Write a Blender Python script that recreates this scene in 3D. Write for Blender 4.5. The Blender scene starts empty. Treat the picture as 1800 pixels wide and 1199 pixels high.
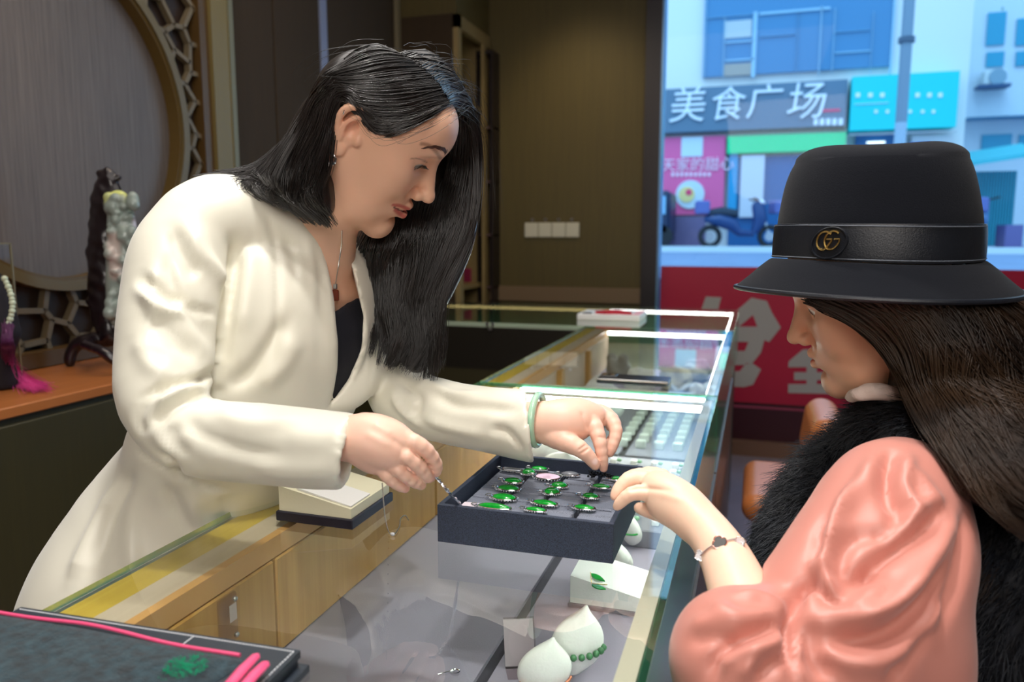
import bpy, math, random
import numpy as np
from mathutils import Vector, Matrix
from mathutils.bvhtree import BVHTree
random.seed(7); RNG = np.random.default_rng(7)
scene = bpy.context.scene
COL = scene.collection

# ------------------------------------------------------------------ camera
FPX = 1350.0; PCX, PCY = 900.0, 599.5
PITCH = math.radians(7.7822); YAW = math.radians(17.5914)      # looks down and to the left of +Y
EYE = np.array([0.0, 0.0, 1.26])
cd = bpy.data.cameras.new('camera'); cam = bpy.data.objects.new('camera', cd); COL.objects.link(cam)
cd.sensor_width = 36.0; cd.lens = FPX / 1800.0 * 36.0
cd.clip_start = 0.02; cd.clip_end = 300
cam.location = EYE; cam.rotation_euler = (math.pi/2 - PITCH, 0, YAW)
cd.dof.use_dof = True; cd.dof.focus_distance = 0.98; cd.dof.aperture_fstop = 4.5
scene.camera = cam

# ------------------------------------------------------------------ world + exposure
world = bpy.data.worlds.new('sky'); scene.world = world; world.use_nodes = True
bgn = world.node_tree.nodes['Background']; bgn.inputs[0].default_value = (0.38, 0.66, 1.0, 1); bgn.inputs[1].default_value = 1.75
vs = scene.view_settings; vs.view_transform = 'Standard'; vs.look = 'None'; vs.gamma = 1.0; vs.use_curve_mapping = False
vs.exposure = 0.25

def area(name, loc, target, size, power, color=(1, 1, 1), sy=None, spread=180):
    l = bpy.data.lights.new(name, 'AREA'); l.energy = power; l.color = color; l.size = size
    if sy: l.shape = 'RECTANGLE'; l.size_y = sy
    l.spread = math.radians(spread)
    o = bpy.data.objects.new(name, l); COL.objects.link(o); o.location = loc
    o.rotation_euler = (Vector(target) - Vector(loc)).to_track_quat('-Z', 'Y').to_euler(); return o
def spot(name, loc, target, power, angle, color=(1, 1, 1), radius=0.05, blend=0.5):
    l = bpy.data.lights.new(name, 'SPOT'); l.energy = power; l.color = color; l.spot_size = math.radians(angle)
    l.spot_blend = blend; l.shadow_soft_size = radius
    o = bpy.data.objects.new(name, l); COL.objects.link(o); o.location = loc
    o.rotation_euler = (Vector(target) - Vector(loc)).to_track_quat('-Z', 'Y').to_euler(); return o
# track lights over the counter, wall washers, daylight from the shop window
spot('track_light', (-0.25, 0.55, 2.7), (-0.5, 0.85, 1.0), 56, 75, (1.0, 0.98, 0.95), 0.06)
spot('track_light', (-0.55, 1.35, 2.7), (-0.4, 0.95, 1.0), 40, 75, (1.0, 0.98, 0.95), 0.06)
spot('track_light', (0.05, 0.30, 2.7), (-0.15, 0.85, 0.9), 22, 70, (1.0, 0.96, 0.92), 0.06)
spot('track_light', (-0.3, 2.6, 2.7), (-0.35, 2.6, 0.8), 40, 70, (1.0, 0.98, 0.95), 0.06)
spot('wall_washer', (-1.45, 1.25, 2.75), (-1.95, 1.35, 1.5), 9, 60, (1.0, 0.72, 0.5), 0.05, 1.0)
spot('wall_washer', (-1.45, 1.8, 2.75), (-1.8, 1.55, 0.9), 9, 40, (1.0, 0.75, 0.5), 0.04, 0.6)
spot('wall_washer', (-1.0, 3.9, 2.75), (-1.0, 4.7, 1.3), 16, 90, (1.0, 0.8, 0.45), 0.1, 1.0)
area('ceiling_fill', (-0.6, 1.6, 2.85), (-0.6, 1.6, 0.9), 2.2, 22, (1.0, 0.95, 0.9))
area('rear_fill', (0.3, -1.2, 2.3), (-0.2, 1.0, 1.1), 1.4, 30, (1.0, 0.93, 0.86))  # added fill behind the camera to brighten faces and room
area('window_daylight', (1.0, 4.45, 1.9), (0.2, 1.2, 1.0), 2.6, 9, (0.68, 0.86, 1.0), 1.4)
sund = bpy.data.lights.new('overcast_sun', 'SUN'); sund.energy = 0.9; sund.color = (0.5, 0.78, 1.0); sund.angle = math.radians(40)
suno = bpy.data.objects.new('overcast_sun', sund); COL.objects.link(suno); suno.rotation_euler = (math.radians(40), 0, math.radians(-12))

# ------------------------------------------------------------------ pixel helpers (points of the place measured from the photo)
_c, _s = math.cos(PITCH), math.sin(PITCH); _cy, _sy = math.cos(YAW), math.sin(YAW)
def ray(px, py):
    x = (px - PCX) / FPX; y = (PCY - py) / FPX
    fx, fy, fz = x, _c + y * _s, y * _c - _s
    return np.array([fx * _cy - fy * _sy, fx * _sy + fy * _cy, fz])
def W(px, py, d): return EYE + ray(px, py) * d              # at camera depth d
def WZ(px, py, z): r = ray(px, py); return EYE + r * ((z - EYE[2]) / r[2])
def WY(px, py, y): r = ray(px, py); return EYE + r * (y / r[1])
def WX(px, py, x): r = ray(px, py); return EYE + r * (x / r[0])

# ------------------------------------------------------------------ materials
MATS = {}
def srgb(r, g, b):
    f = lambda c: (c / 255.0 / 12.92) if c / 255.0 <= 0.04045 else ((c / 255.0 + 0.055) / 1.055) ** 2.4
    return (f(r), f(g), f(b), 1.0)
def mat(name, col, rough=0.5, metal=0.0, bump=0.0, bscale=60.0, var=0.0, vscale=8.0, stretch=(1, 1, 1), spec=0.5, emit=0.0, emitcol=None,
        sheen=0.0, coat=0.0, sss=0.0, attr=None, trans=0.0, bdist=0.002, col2=None, alpha=None):
    if name in MATS: return MATS[name]
    m = bpy.data.materials.new(name); MATS[name] = m; m.use_nodes = True
    nt = m.node_tree; N = nt.nodes; L = nt.links; b = N['Principled BSDF']
    if len(col) == 3: col = srgb(*col)
    b.inputs['Base Color'].default_value = col; b.inputs['Roughness'].default_value = rough
    b.inputs['Metallic'].default_value = metal; b.inputs['Specular IOR Level'].default_value = spec
    b.inputs['Sheen Weight'].default_value = sheen; b.inputs['Coat Weight'].default_value = coat
    b.inputs['Transmission Weight'].default_value = trans
    if sss:
        b.inputs['Subsurface Weight'].default_value = sss; b.inputs['Subsurface Radius'].default_value = (1.0, 0.35, 0.2)
        b.inputs['Subsurface Scale'].default_value = 0.008
    if emit:
        b.inputs['Emission Color'].default_value = srgb(*emitcol) if emitcol else col
        b.inputs['Emission Strength'].default_value = emit
    tc = N.new('ShaderNodeTexCoord'); mp = N.new('ShaderNodeMapping'); mp.inputs['Scale'].default_value = stretch
    L.new(tc.outputs['Object'], mp.inputs['Vector'])
    src = None
    if attr:
        a = N.new('ShaderNodeAttribute'); a.attribute_name = attr; L.new(a.outputs['Color'], b.inputs['Base Color']); src = a.outputs['Color']
    if var or col2:
        n = N.new('ShaderNodeTexNoise'); n.inputs['Scale'].default_value = vscale; n.inputs['Detail'].default_value = 6
        L.new(mp.outputs[0], n.inputs['Vector'])
        mr = N.new('ShaderNodeMapRange'); mr.inputs['From Min'].default_value = 0.3; mr.inputs['From Max'].default_value = 0.7
        L.new(n.outputs['Fac'], mr.inputs['Value'])
        mx = N.new('ShaderNodeMix'); mx.data_type = 'RGBA'; L.new(mr.outputs[0], mx.inputs['Factor'])
        c2 = (srgb(*col2) if len(col2) == 3 else col2) if col2 else tuple(min(1, c * (1 + var)) for c in col[:3]) + (1,)
        c1 = col if col2 else tuple(c * (1 - var) for c in col[:3]) + (1,)
        if src is not None:
            mx.blend_type = 'MULTIPLY'; mx.inputs['Factor'].default_value = 1
        mx.inputs[6].default_value = c1; mx.inputs[7].default_value = c2
        L.new(mx.outputs[2], b.inputs['Base Color'])
    if bump:
        n = N.new('ShaderNodeTexNoise'); n.inputs['Scale'].default_value = bscale; n.inputs['Detail'].default_value = 4
        L.new(mp.outputs[0], n.inputs['Vector'])
        bp = N.new('ShaderNodeBump'); bp.inputs['Strength'].default_value = bump; bp.inputs['Distance'].default_value = bdist
        L.new(n.outputs['Fac'], bp.inputs['Height']); L.new(bp.outputs[0], b.inputs['Normal'])
    return m
def glass(name, tint=(1, 1, 1), ior=1.5, rough=0.0, boost=1.0):
    """thin clear pane: see-through plus a Fresnel mirror on the outer face"""
    if name in MATS: return MATS[name]
    m = bpy.data.materials.new(name); MATS[name] = m; m.use_nodes = True
    nt = m.node_tree; N = nt.nodes; L = nt.links; N.remove(N['Principled BSDF'])
    out = N['Material Output']; t = N.new('ShaderNodeBsdfTransparent'); t.inputs[0].default_value = (*tint, 1)
    g = N.new('ShaderNodeBsdfGlossy'); g.inputs['Roughness'].default_value = rough
    fr = N.new('ShaderNodeFresnel'); fr.inputs[0].default_value = ior
    ge = N.new('ShaderNodeNewGeometry'); sb = N.new('ShaderNodeMath'); sb.operation = 'SUBTRACT'; sb.inputs[0].default_value = boost
    L.new(ge.outputs['Backfacing'], sb.inputs[1]); sb.use_clamp = False
    mu = N.new('ShaderNodeMath'); mu.operation = 'MULTIPLY'; mu.use_clamp = True
    L.new(fr.outputs[0], mu.inputs[0]); L.new(sb.outputs[0], mu.inputs[1])
    if boost != 1.0:
        s2 = N.new('ShaderNodeMath'); s2.operation = 'SUBTRACT'; s2.inputs[0].default_value = 1.0; L.new(ge.outputs['Backfacing'], s2.inputs[1])
        m2 = N.new('ShaderNodeMath'); m2.operation = 'MULTIPLY'; m2.inputs[1].default_value = boost
        L.new(s2.outputs[0], m2.inputs[0]); L.new(m2.outputs[0], mu.inputs[1])
    mx = N.new('ShaderNodeMixShader'); L.new(mu.outputs[0], mx.inputs[0]); L.new(t.outputs[0], mx.inputs[1]); L.new(g.outputs[0], mx.inputs[2])
    L.new(mx.outputs[0], out.inputs[0]); return m
def emis(name, col, strength):
    if name in MATS: return MATS[name]
    m = bpy.data.materials.new(name); MATS[name] = m; m.use_nodes = True; nt = m.node_tree
    nt.nodes.remove(nt.nodes['Principled BSDF']); e = nt.nodes.new('ShaderNodeEmission')
    e.inputs[0].default_value = srgb(*col); e.inputs[1].default_value = strength; nt.links.new(e.outputs[0], nt.nodes['Material Output'].inputs[0]); return m
def stripes(name, c1, c2, scale, rough=0.5, axis='Y', noise=0.35):
    """fine vertical wood grain / reeded strips"""
    if name in MATS: return MATS[name]
    m = mat(name, c1, rough); nt = m.node_tree; N = nt.nodes; L = nt.links; b = N['Principled BSDF']
    tc = N.new('ShaderNodeTexCoord'); mp = N.new('ShaderNodeMapping'); L.new(tc.outputs['Object'], mp.inputs[0])
    mp.inputs['Scale'].default_value = {'Y': (1, scale, scale * 0.03), 'X': (scale, 1, scale * 0.03), 'H': (scale, scale * .04, scale), 'Z': (scale * .04, scale * .04, scale), 'XY': (scale, scale, scale * 0.03)}[axis]
    n = N.new('ShaderNodeTexNoise'); n.inputs['Scale'].default_value = 1; n.inputs['Detail'].default_value = 8; n.inputs['Roughness'].default_value = 0.7
    L.new(mp.outputs[0], n.inputs['Vector'])
    mr = N.new('ShaderNodeMapRange'); mr.inputs['From Min'].default_value = 0.5 - noise / 2; mr.inputs['From Max'].default_value = 0.5 + noise / 2
    L.new(n.outputs['Fac'], mr.inputs['Value'])
    mx = N.new('ShaderNodeMix'); mx.data_type = 'RGBA'; mx.inputs[6].default_value = srgb(*c1); mx.inputs[7].default_value = srgb(*c2)
    L.new(mr.outputs[0], mx.inputs['Factor']); L.new(mx.outputs[2], b.inputs['Base Color'])
    bp = N.new('ShaderNodeBump'); bp.inputs['Strength'].default_value = 0.15; bp.inputs['Distance'].default_value = 0.001
    L.new(mr.outputs[0], bp.inputs['Height']); L.new(bp.outputs[0], b.inputs['Normal']); return m

# ------------------------------------------------------------------ objects
def tag(o, label=None, cat=None, group=None, kind=None):
    if label: o['label'] = label
    if cat: o['category'] = cat
    if group: o['group'] = group
    if kind: o['kind'] = kind
    return o
def basis(o):
    """world matrix of an object without waiting for a depsgraph update"""
    M = Matrix.LocRotScale(o.location, o.rotation_euler, o.scale)
    return M if o.parent is None else basis(o.parent) @ o.matrix_parent_inverse @ M
def adopt(o, parent):
    o.parent = parent; o.matrix_parent_inverse = basis(parent).inverted()
def thing(name, label, cat, loc=(0, 0, 0), group=None):
    o = bpy.data.objects.new(name, None); COL.objects.link(o); o.location = loc; o.empty_display_size = 0.05
    return tag(o, label, cat, group)
def link(name, me, parent=None, label=None):
    o = bpy.data.objects.new(name, me); COL.objects.link(o)
    if parent is not None: adopt(o, parent)
    if label: o['label'] = label
    return o
def copy_tree(root, loc=None, rotz=None, label=None, group=None, scale=None):
    r = root.copy(); COL.objects.link(r)
    if loc is not None: r.location = loc
    if rotz is not None: r.rotation_euler = (0, 0, rotz)
    if scale is not None: r.scale = (scale,) * 3 if not hasattr(scale, '__len__') else scale
    if label: r['label'] = label
    if group: r['group'] = group
    for ch in [c for c in root.children]:
        c = ch.copy(); COL.objects.link(c); c.parent = r
        for g in ch.children:
            d = g.copy(); COL.objects.link(d); d.parent = c
    return r

class MB:
    """collects simple shapes and builds ONE mesh object"""
    def __init__(s): s.v = []; s.f = []; s.m = []; s.mats = []
    def _mi(s, m):
        if m is None: return 0
        if m not in s.mats: s.mats.append(m)
        return s.mats.index(m)
    def add(s, vs_, fs, m=None):
        o = len(s.v); s.v += [tuple(map(float, v)) for v in vs_]; i = s._mi(m)
        s.f += [tuple(k + o for k in f) for f in fs]; s.m += [i] * len(fs); return s
    def box(s, x0, x1, y0, y1, z0, z1, m=None, M=None, bev=0.0):
        if bev:
            b = bev; vs_ = []
            for sx in (0, 1):
                for sy in (0, 1):
                    for sz in (0, 1):
                        X, Y, Z = (x1, x0)[1 - sx] if 0 else (x1 if sx else x0), (y1 if sy else y0), (z1 if sz else z0)
                        dx, dy, dz = (-b if sx else b), (-b if sy else b), (-b if sz else b)
                        vs_ += [(X, Y + dy, Z + dz), (X + dx, Y, Z + dz), (X + dx, Y + dy, Z)]
            idx = lambda sx, sy, sz, k: (sx * 4 + sy * 2 + sz) * 3 + k
            fs = []
            for k, (a, c) in enumerate(((1, 2), (0, 2), (0, 1))):
                for sgn in (0, 1):
                    q = []
                    for u, w in ((0, 0), (1, 0), (1, 1), (0, 1)):
                        t = [0, 0, 0]; t[k] = sgn; t[a] = u; t[c] = w; q.append(idx(*t, k))
                    fs.append(tuple(q))
            for a in range(3):
                b_, c_ = [k for k in range(3) if k != a]
                for u in (0, 1):
                    for w in (0, 1):
                        t0 = [0, 0, 0]; t1 = [0, 0, 0]; t1[a] = 1; t0[b_] = t1[b_] = u; t0[c_] = t1[c_] = w
                        fs.append((idx(*t0, b_), idx(*t1, b_), idx(*t1, c_), idx(*t0, c_)))
            for sx in (0, 1):
                for sy in (0, 1):
                    for sz in (0, 1): fs.append(tuple(idx(sx, sy, sz, k) for k in range(3)))
        else:
            vs_ = [(x0, y0, z0), (x1, y0, z0), (x1, y1, z0), (x0, y1, z0), (x0, y0, z1), (x1, y0, z1), (x1, y1, z1), (x0, y1, z1)]
            fs = [(0, 3, 2, 1), (4, 5, 6, 7), (0, 1, 5, 4), (1, 2, 6, 5), (2, 3, 7, 6), (3, 0, 4, 7)]
        if M is not None: vs_ = [tuple(M @ Vector(v)) for v in vs_]
        return s.add(vs_, fs, m)
    def tube(s, pts, r, m=None, n=8, closed=False, cap=True, flat=1.0):
        P = [np.array(p, float) for p in pts]; k = len(P); rr = r if hasattr(r, '__len__') else [r] * k
        vs_ = []; fs = []; up = np.array([0, 0, 1.0]); prev = None
        for i in range(k):
            if closed: t = P[(i + 1) % k] - P[i - 1]
            else: t = P[min(i + 1, k - 1)] - P[max(i - 1, 0)]
            t = t / (np.linalg.norm(t) + 1e-12)
            if prev is None:
                a = up if abs(t[2]) < 0.95 else np.array([1.0, 0, 0])
                u = np.cross(t, a)
            else: u = prev - t * np.dot(prev, t)
            u /= np.linalg.norm(u) + 1e-12; prev = u; w = np.cross(t, u)
            for j in range(n):
                a = 2 * math.pi * j / n; vs_.append(P[i] + rr[i] * (u * math.cos(a) + w * math.sin(a) * flat))
        seg = k if closed else k - 1
        for i in range(seg):
            for j in range(n):
                a = i * n + j; b = i * n + (j + 1) % n; c = ((i + 1) % k) * n + (j + 1) % n; d = ((i + 1) % k) * n + j
                fs.append((a, b, c, d))
        if cap and not closed: fs.append(tuple(range(n))[::-1]); fs.append(tuple((k - 1) * n + j for j in range(n)))
        return s.add(vs_, fs, m)
    def cyl(s, c, r, h, m=None, n=24, axis='Z', r2=None):
        c = np.array(c, float); d = {'X': (1, 0, 0), 'Y': (0, 1, 0), 'Z': (0, 0, 1)}[axis]
        return s.tube([c, c + np.array(d) * h], [r, r if r2 is None else r2], m, n)
    def lathe(s, prof, c=(0, 0, 0), m=None, n=32, M=None, sy=1.0):
        vs_ = []; fs = []; k = len(prof)
        for r, z in prof:
            for j in range(n):
                a = 2 * math.pi * j / n; v = (c[0] + r * math.cos(a), c[1] + r * sy * math.sin(a), c[2] + z)
                vs_.append(tuple(M @ Vector(v)) if M is not None else v)
        for i in range(k - 1):
            for j in range(n): fs.append((i * n + j, i * n + (j + 1) % n, (i + 1) * n + (j + 1) % n, (i + 1) * n + j))
        if prof[0][0] > 1e-6: fs.append(tuple(range(n))[::-1])
        if prof[-1][0] > 1e-6: fs.append(tuple((k - 1) * n + j for j in range(n)))
        return s.add(vs_, fs, m)
    def ball(s, c, r, m=None, n=12, M=None):
        r = (r, r, r) if not hasattr(r, '__len__') else r; vs_ = []; fs = []; h = max(4, n // 2 + 1)
        for i in range(h + 1):
            t = math.pi * i / h
            for j in range(n):
                a = 2 * math.pi * j / n; v = Vector((r[0] * math.sin(t) * math.cos(a), r[1] * math.sin(t) * math.sin(a), r[2] * math.cos(t)))
                if M is not None: v = M @ v
                vs_.append((v[0] + c[0], v[1] + c[1], v[2] + c[2]))
        for i in range(h):
            for j in range(n): fs.append((i * n + j, (i + 1) * n + j, (i + 1) * n + (j + 1) % n, i * n + (j + 1) % n))
        return s.add(vs_, fs, m)
    def prism(s, poly, d, m=None):
        """poly: 3-D points in a plane, d: thickness vector"""
        n = len(poly); P = [np.array(p, float) for p in poly]; d = np.array(d, float)
        fs = [tuple(range(n)), tuple(range(2 * n - 1, n - 1, -1))] + [(i, i + n, (i + 1) % n + n, (i + 1) % n) for i in range(n)]
        return s.add(P + [p + d for p in P], fs, m)
    def build(s, name, m=None, parent=None, smooth=False, label=None, xf=None):
        me = bpy.data.meshes.new(name); me.from_pydata(s.v, [], s.f)
        mats = s.mats or ([m] if m else [])
        for q in mats: me.materials.append(q)
        if s.mats: me.polygons.foreach_set('material_index', s.m)
        if smooth:
            me.polygons.foreach_set('use_smooth', [True] * len(me.polygons)); me.update()
            try: me.set_sharp_from_angle(angle=math.radians(smooth if smooth is not True else 40))
            except Exception: pass
        import bmesh
        bm = bmesh.new(); bm.from_mesh(me); bmesh.ops.remove_doubles(bm, verts=bm.verts, dist=1e-7); bmesh.ops.recalc_face_normals(bm, faces=bm.faces); bm.to_mesh(me); bm.free()
        me.update(); return link(name, me, parent, label)
def struct(name, mb, m=None, **k): return tag(mb.build(name, m, **k), kind='structure')
def box_obj(name, b, m, parent=None, bev=0.0, label=None): return MB().box(*b, bev=bev).build(name, m, parent, label=label)

def text_obj(name, body, size, origin, xdir, zdir, m, parent=None, depth=0.004, align='CENTER', scale=(1, 1), shear=0.0):
    cu = bpy.data.curves.new(name, 'FONT'); cu.body = body; cu.size = size; cu.align_x = align; cu.align_y = 'CENTER'; cu.extrude = depth; cu.resolution_u = 3; cu.shear = shear
    o = bpy.data.objects.new(name + '_t', cu); COL.objects.link(o)
    bpy.context.view_layer.update(); dg = bpy.context.evaluated_depsgraph_get()
    me = bpy.data.meshes.new_from_object(o.evaluated_get(dg)); bpy.data.objects.remove(o); bpy.data.curves.remove(cu)
    x = Vector(xdir).normalized(); z = Vector(zdir).normalized(); y = x.cross(z)
    M = Matrix(((x[0] * scale[0], z[0] * scale[1], y[0], origin[0]), (x[1] * scale[0], z[1] * scale[1], y[1], origin[1]), (x[2] * scale[0], z[2] * scale[1], y[2], origin[2]), (0, 0, 0, 1)))
    me.transform(M); me.materials.clear(); me.materials.append(m); return link(name, me, parent)
# ------------------------------------------------------------------ palette
M_floor = mat('floor_tile', (150, 138, 150), 0.25, var=0.12, vscale=3)
M_ceil = mat('ceiling_paint', (150, 146, 140), 0.8)
M_olive = stripes('olive_wood_panel', (80, 68, 34), (98, 84, 42), 90, 0.6, 'X', 0.6)
M_dark = stripes('dark_brown_wood', (50, 36, 18), (64, 46, 22), 120, 0.8, 'XY', 0.6)
M_grey = stripes('grey_reeded_panel', (84, 76, 72), (118, 108, 102), 110, 0.5, 'Y', 0.5)
M_lat = mat('lattice_wood', (112, 98, 74), 0.5, var=0.15)
M_gold = mat('gold_olive_wood', (120, 104, 60), 0.45, var=0.12, vscale=5, stretch=(1, 1, 0.1))
M_ledge = stripes('ledge_wood', (150, 88, 44), (178, 108, 56), 70, 0.35, 'X', 0.5)
M_cabd = stripes('cabinet_dark_olive', (44, 40, 16), (56, 50, 22), 100, 0.5, 'XY', 0.6)
M_rail = stripes('yellow_bamboo_rail', (196, 158, 50), (216, 182, 76), 80, 0.35, 'X', 0.5)
M_beige = stripes('beige_rail', (196, 172, 150), (212, 190, 168), 60, 0.4, 'X', 0.5)
M_oak = stripes('oak_veneer', (176, 124, 56), (208, 158, 88), 55, 0.4, 'XY', 0.5)
M_edge = mat('orange_edge_banding', (214, 158, 96), 0.35)
M_deck = mat('mauve_deck_felt', (150, 142, 158), 0.85, bump=0.2, bscale=500)
M_deckd = mat('dark_gap', (60, 56, 66), 0.8)
M_steel = mat('brushed_steel', (190, 190, 194), 0.3, 1.0)
M_alu = mat('anodised_channel', (214, 202, 184), 0.4, 0.3)
M_black = mat('black_plastic', (16, 16, 20), 0.35)
M_white = mat('white_leatherette', (232, 230, 226), 0.45, bump=0.15, bscale=300)
M_cream = mat('cream_leatherette', (226, 220, 190), 0.4, bump=0.1, bscale=300)
M_glass = glass('counter_top_glass', (0.95, 0.985, 0.965), 1.55, 0.0, 1.5)
M_glassf = glass('front_glass', (0.93, 0.985, 0.96), 1.45)
M_gedge = mat('green_glass_edge', (96, 176, 140), 0.15, trans=0.5)
M_gedge2 = mat('pale_glass_edge', (200, 214, 190), 0.2, trans=0.3)
M_win = glass('window_glass', (0.92, 0.98, 1.0), 1.3)
M_led = emis('led_diffuser', (255, 252, 250), 24.0)
M_ledw = emis('warm_led', (255, 226, 150), 2.6)

# ------------------------------------------------------------------ the room
struct('floor', MB().box(-1.95, 2.6, -1.6, 4.7, -0.05, 0), M_floor)
struct('ceiling', MB().box(-1.95, 2.6, -1.6, 4.7, 2.9, 2.95), M_ceil)
struct('wall_left', MB().box(-2.0, -1.95, -1.6, 4.7, 0, 2.9), M_dark)
struct('wall_right', MB().box(2.6, 2.65, -1.6, 4.7, 0, 2.9), mat('side_wall_paint', (120, 108, 92), 0.7))
struct('wall_rear', MB().box(-1.95, 2.6, -1.65, -1.6, 0, 2.9), mat('rear_wall_wood', (150, 128, 96), 0.6))
WXL = -0.555
struct('wall_back', MB().box(-1.95, WXL - 0.09, 4.6, 4.7, 0, 2.9), M_olive)
struct('trim_1', MB().box(-1.6, WXL - 0.09, 4.575, 4.6, 0.86, 0.95), mat('pinkish_wood_trim', (128, 104, 78), 0.5))
struct('baseboard_back', MB().box(-1.94, WXL - 0.09, 4.585, 4.6, 0.0, 0.1), M_dark)
# window with its frame
wf = MB().box(WXL - 0.09, WXL, 4.53, 4.7, 0, 2.9)
wf.box(2.5, 2.6, 4.53, 4.7, 0, 2.9).box(WXL, 2.5, 4.53, 4.7, 2.82, 2.9)
win = struct('window_1', wf, mat('window_frame_dark', (44, 36, 40), 0.4))
MB().box(WXL, WXL + 0.012, 4.53, 4.66, 0.08, 2.82).build('frame_edge', mat('bluish_edge_highlight', (120, 160, 200), 0.3, 0.6), win)  # highlight on the inner frame edge, painted as a bluish strip
MB().box(WXL, 2.5, 4.625, 4.635, 0.12, 2.82).build('glass_pane', M_win, win)
MB().box(WXL, 2.5, 4.52, 4.7, 0.0, 0.075).build('window_sill', mat('sill_wood', (140, 104, 84), 0.4), win)
MB().box(WXL, 2.5, 4.6, 4.7, 0.075, 0.30).build('lower_panel', mat('maroon_panel', (66, 14, 30), 0.4), win)
MB().box(WXL, 2.5, 4.59, 4.6, 0.268, 0.280).build('panel_bead', mat('pink_bead', (170, 70, 100), 0.4), win)

# red promotional banner fixed along the lower part of the window
bn = thing('window_banner', 'long crimson banner with pale characters along the bottom of the shop window', 'banner', (1.0, 4.595, 0.3))
MB().box(WXL + 0.02, 2.49, 4.592, 4.600, 0.30, 1.085).build('cloth', mat('crimson_vinyl', (190, 16, 62), 0.5, var=0.1, vscale=2), bn)
M_bt = mat('banner_lettering', (186, 182, 178), 0.6)
def bpoly(mb, pts):
    bpoly.k = (getattr(bpoly, 'k', 0) + 1) % 9; P = [WY(1220 + x / 3.867, 480 + y / 3.867, 4.5895 - bpoly.k * .0003) for x, y in pts]; mb.prism(P, (0, 0.0025, 0))
g = MB(); bpoly(g, [(80, 160), (185, 165), (120, 420), (-10, 420)]); bpoly(g, [(-60, 330), (20, 330), (0, 640), (-80, 640)])
g.build('character', M_bt, bn)
g = MB()
for q in ([(390, 168), (495, 190), (530, 270), (430, 300), (400, 285), (305, 365), (200, 420), (190, 330), (320, 230)],
          [(400, 285), (530, 270), (590, 370), (510, 470), (480, 455), (430, 365)], [(305, 365), (430, 365), (480, 455), (470, 470), (230, 466), (250, 380)],
          [(370, 468), (478, 456), (455, 540), (395, 615), (345, 612), (345, 530)], [(240, 530), (345, 530), (350, 625), (240, 625)], [(240, 466), (276, 466), (290, 560), (240, 560)],
          [(350, 620), (395, 613), (455, 655), (400, 760), (340, 775), (240, 772), (240, 668), (310, 668)]): bpoly(g, q)
g.build('character', M_bt, bn)
g = MB()
for q in ([(740, 520), (800, 520), (920, 590), (945, 640), (640, 640), (645, 600)], [(680, 675), (930, 675), (930, 728), (680, 728)], [(765, 630), (835, 630), (835, 790), (765, 790)],
          [(640, 755), (950, 755), (945, 822), (640, 815)]): bpoly(g, q)
g.build('character', M_bt, bn)
for k in range(4):
    g = MB(); x0 = 1250 + k * 330
    for q in ([(0, 170), (240, 170), (240, 230), (0, 230)], [(90, 230), (150, 230), (150, 700), (90, 700)], [(0, 400), (240, 400), (240, 460), (0, 460)], [(0, 640), (240, 640), (240, 700), (0, 700)]):
        bpoly(g, [(x0 + a, b) for a, b in q])
    g.build('character', M_bt, bn)

# socket strip on the back wall
sk = thing('wall_socket', 'row of four white wall sockets on the olive back wall', 'socket', (-1.2, 4.6, 1.3))
a, b = WY(923, 417, 4.598), WY(1020, 391, 4.598)
for k in range(4):
    x0 = a[0] + (b[0] - a[0]) * k / 4; x1 = a[0] + (b[0] - a[0]) * (k + 1) / 4 - 0.004
    m_ = MB().box(x0, x1, 4.586, 4.6, a[2], b[2], bev=0.003); m_.build('socket_plate', mat('socket_white', (214, 208, 190), 0.4), sk)
for k in range(4):
    x = a[0] + (b[0] - a[0]) * (0.14 + k / 4.2)
    MB().cyl((x, 4.588, b[2] + 0.018), 0.008, 0.012, n=10, axis='Y').build('hook', M_steel, sk)

# ---- left wall: grey panel framed by a moon-gate lattice screen
YC, ZC, RR = 1.7488, 1.6122, 0.4747
struct('trim_2', MB().box(-1.95, -1.935, 1.0, 2.40, 0.9, 2.5), M_grey)
ms = thing('moon_gate_screen', 'round moon gate screen with cracked ice lattice over grey reeded panel', 'screen', (-1.92, YC, 0.95))
def ring(r0, r1, x0, x1, n=96):
    m_ = MB(); vs_ = []; fs = []
    for j in range(n):
        a = 2 * math.pi * j / n
        for r, x in ((r0, x0), (r1, x0), (r1, x1), (r0, x1)): vs_.append((x, YC + r * math.cos(a), ZC + r * math.sin(a)))
    for j in range(n):
        k = (j + 1) % n
        for q in range(4): fs.append((j * 4 + q, j * 4 + (q + 1) % 4, k * 4 + (q + 1) % 4, k * 4 + q))
    return m_.add(vs_, fs)
ring(RR + 0.006, RR + 0.034, -1.935, -1.88).build('ring', mat('ring_wood', (104, 90, 58), 0.45), ms)
ring(RR - 0.004, RR + 0.006, -1.935, -1.89).build('ring_bead', mat('ring_bead_wood', (96, 74, 30), 0.4), ms)
Y0, Y1, Z0, Z1 = 1.14, 2.36, 0.955, 2.28
fr = MB().box(-1.935, -1.885, Y1 - 0.02, Y1 + 0.025, Z0 - .05, Z1).box(-1.935, -1.885, Y0 - 0.025, Y0 + .02, Z0 - .05, Z1).box(-1.935, -1.885, Y0, Y1, Z1 - 0.02, Z1 + .03).box(-1.95, -1.86, Y0, Y1, Z0 - 0.052, Z0 - 0.01)
fr.build('outer_frame', mat('frame_brown', (86, 62, 28), 0.45), ms)
rnd = random.Random(11); lat = MB(); G = {}
S = 0.125
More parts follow.
